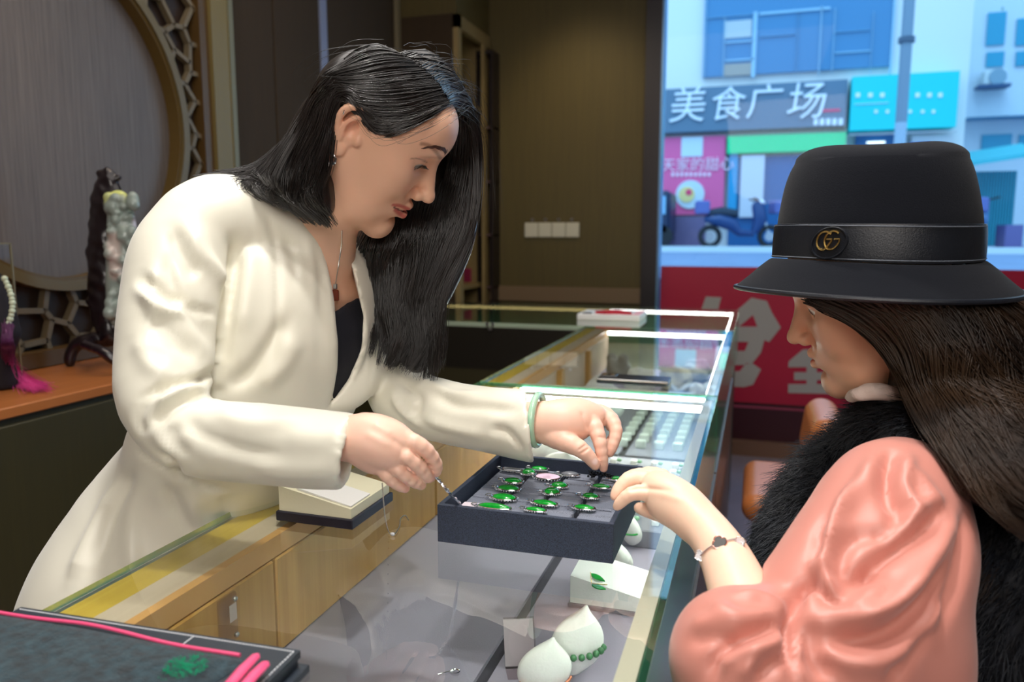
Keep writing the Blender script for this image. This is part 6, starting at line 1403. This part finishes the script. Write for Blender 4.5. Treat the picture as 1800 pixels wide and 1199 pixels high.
s = v.mesh(1); s.V[:, 2] = np.maximum(s.V[:, 2], .9005); npmesh('scroll_base', s.V, s.F, M_rose, stt)
# glass case with a pearl and tassel necklace
dC = dX(15, 560, -1.64); kc = thing('glass_case', 'small glass case at the left edge behind the tassel necklace', 'case', (-1.75, 1.30, .9))
c0 = WX(33, 600, -1.74); y1_ = c0[1]; zt_ = WX(33, 428, -1.74)[2]
MB().box(-1.855, -1.74, y1_ - .30, y1_, .9005, zt_).build('panes', glass('case_glass', (.96, .97, .96), 1.4), kc)
ef = MB()
for x in (-1.855, -1.74):
    for y in (y1_ - .30, y1_): ef.box(x - .002, x + .002, y - .002, y + .002, .9005, zt_ + .002)
for x in (-1.855, -1.74): ef.box(x - .002, x + .002, y1_ - .3, y1_, zt_ - .002, zt_ + .002)
for y in (y1_ - .30, y1_): ef.box(-1.855, -1.74, y - .002, y + .002, zt_ - .002, zt_ + .002)
ef.build('edges', mat('case_edge', (120, 110, 80), .3), kc)
bs = thing('necklace_stand', 'dark bust stand in front of the glass case at the left edge', 'stand', (-1.76, 1.22, .9)); cS = W(-8, 560, dC + .03)
v = Vol(cS - [.09, .09, .3], cS + [.09, .09, .14], .006); zb = .902; v.chain([cS + [0, 0, .10], cS + [0, 0, .05], cS + [0, 0, -.03]], [.018, .03, .05], .01); v.cone(cS + [0, 0, -.03], [cS[0], cS[1], zb + .02], .03, .035, .02); s = v.mesh(1); s.V[:, 2] = np.maximum(s.V[:, 2], zb); npmesh('bust', s.V, s.F, mat('dark_velvet', (20, 14, 24), .8), bs)
tn = thing('tassel_necklace', 'pearl necklace with a purple and pink tassel on the left cabinet', 'necklace', W(40, 660, dC)); b = MB()
for k in range(12):
    t = k / 11; p = W(8 + 14 * math.sin(t * 2.6), 490 + 78 * t, dC - .03); b.ball(p, .0075 - .001 * (k % 2), n=10)
b.build('pearls', mat('pearl_green_white', (196, 206, 180), .15, coat=.5), tn, smooth=True)
pz = []; r_ = np.random.default_rng(3)
a0 = W(14, 572, dC - .03)
for k in range(420):
    j = r_.normal(size=3) * .004; e_ = WZ(62 + r_.normal() * 16, 680 + r_.normal() * 5, .903 + r_.random() * .006); m1 = W(14 + r_.normal() * 4, 612, dC - .04); m2 = WZ(26 + r_.normal() * 6, 655 + r_.normal() * 5, .912 + .01 * r_.random()); pz.append(cr(np.array([a0 + j, m1, m2, e_]), 14))
V_, F_ = strands(np.array(pz), .0009, .5); C_ = np.zeros((len(V_), 3)); tt = np.tile(np.repeat(np.linspace(0, 1, 14), 3), len(pz))[:, None]; w_ = np.clip((tt - .42) * 5, 0, 1); C_ = np.array(srgb(96, 40, 90)[:3]) * (1 - w_) + np.array(srgb(240, 90, 170)[:3]) * w_
npmesh('tassel', V_, F_, mat('silk_tassel', (200, 80, 150), .5, attr='Col'), tn, col=C_)
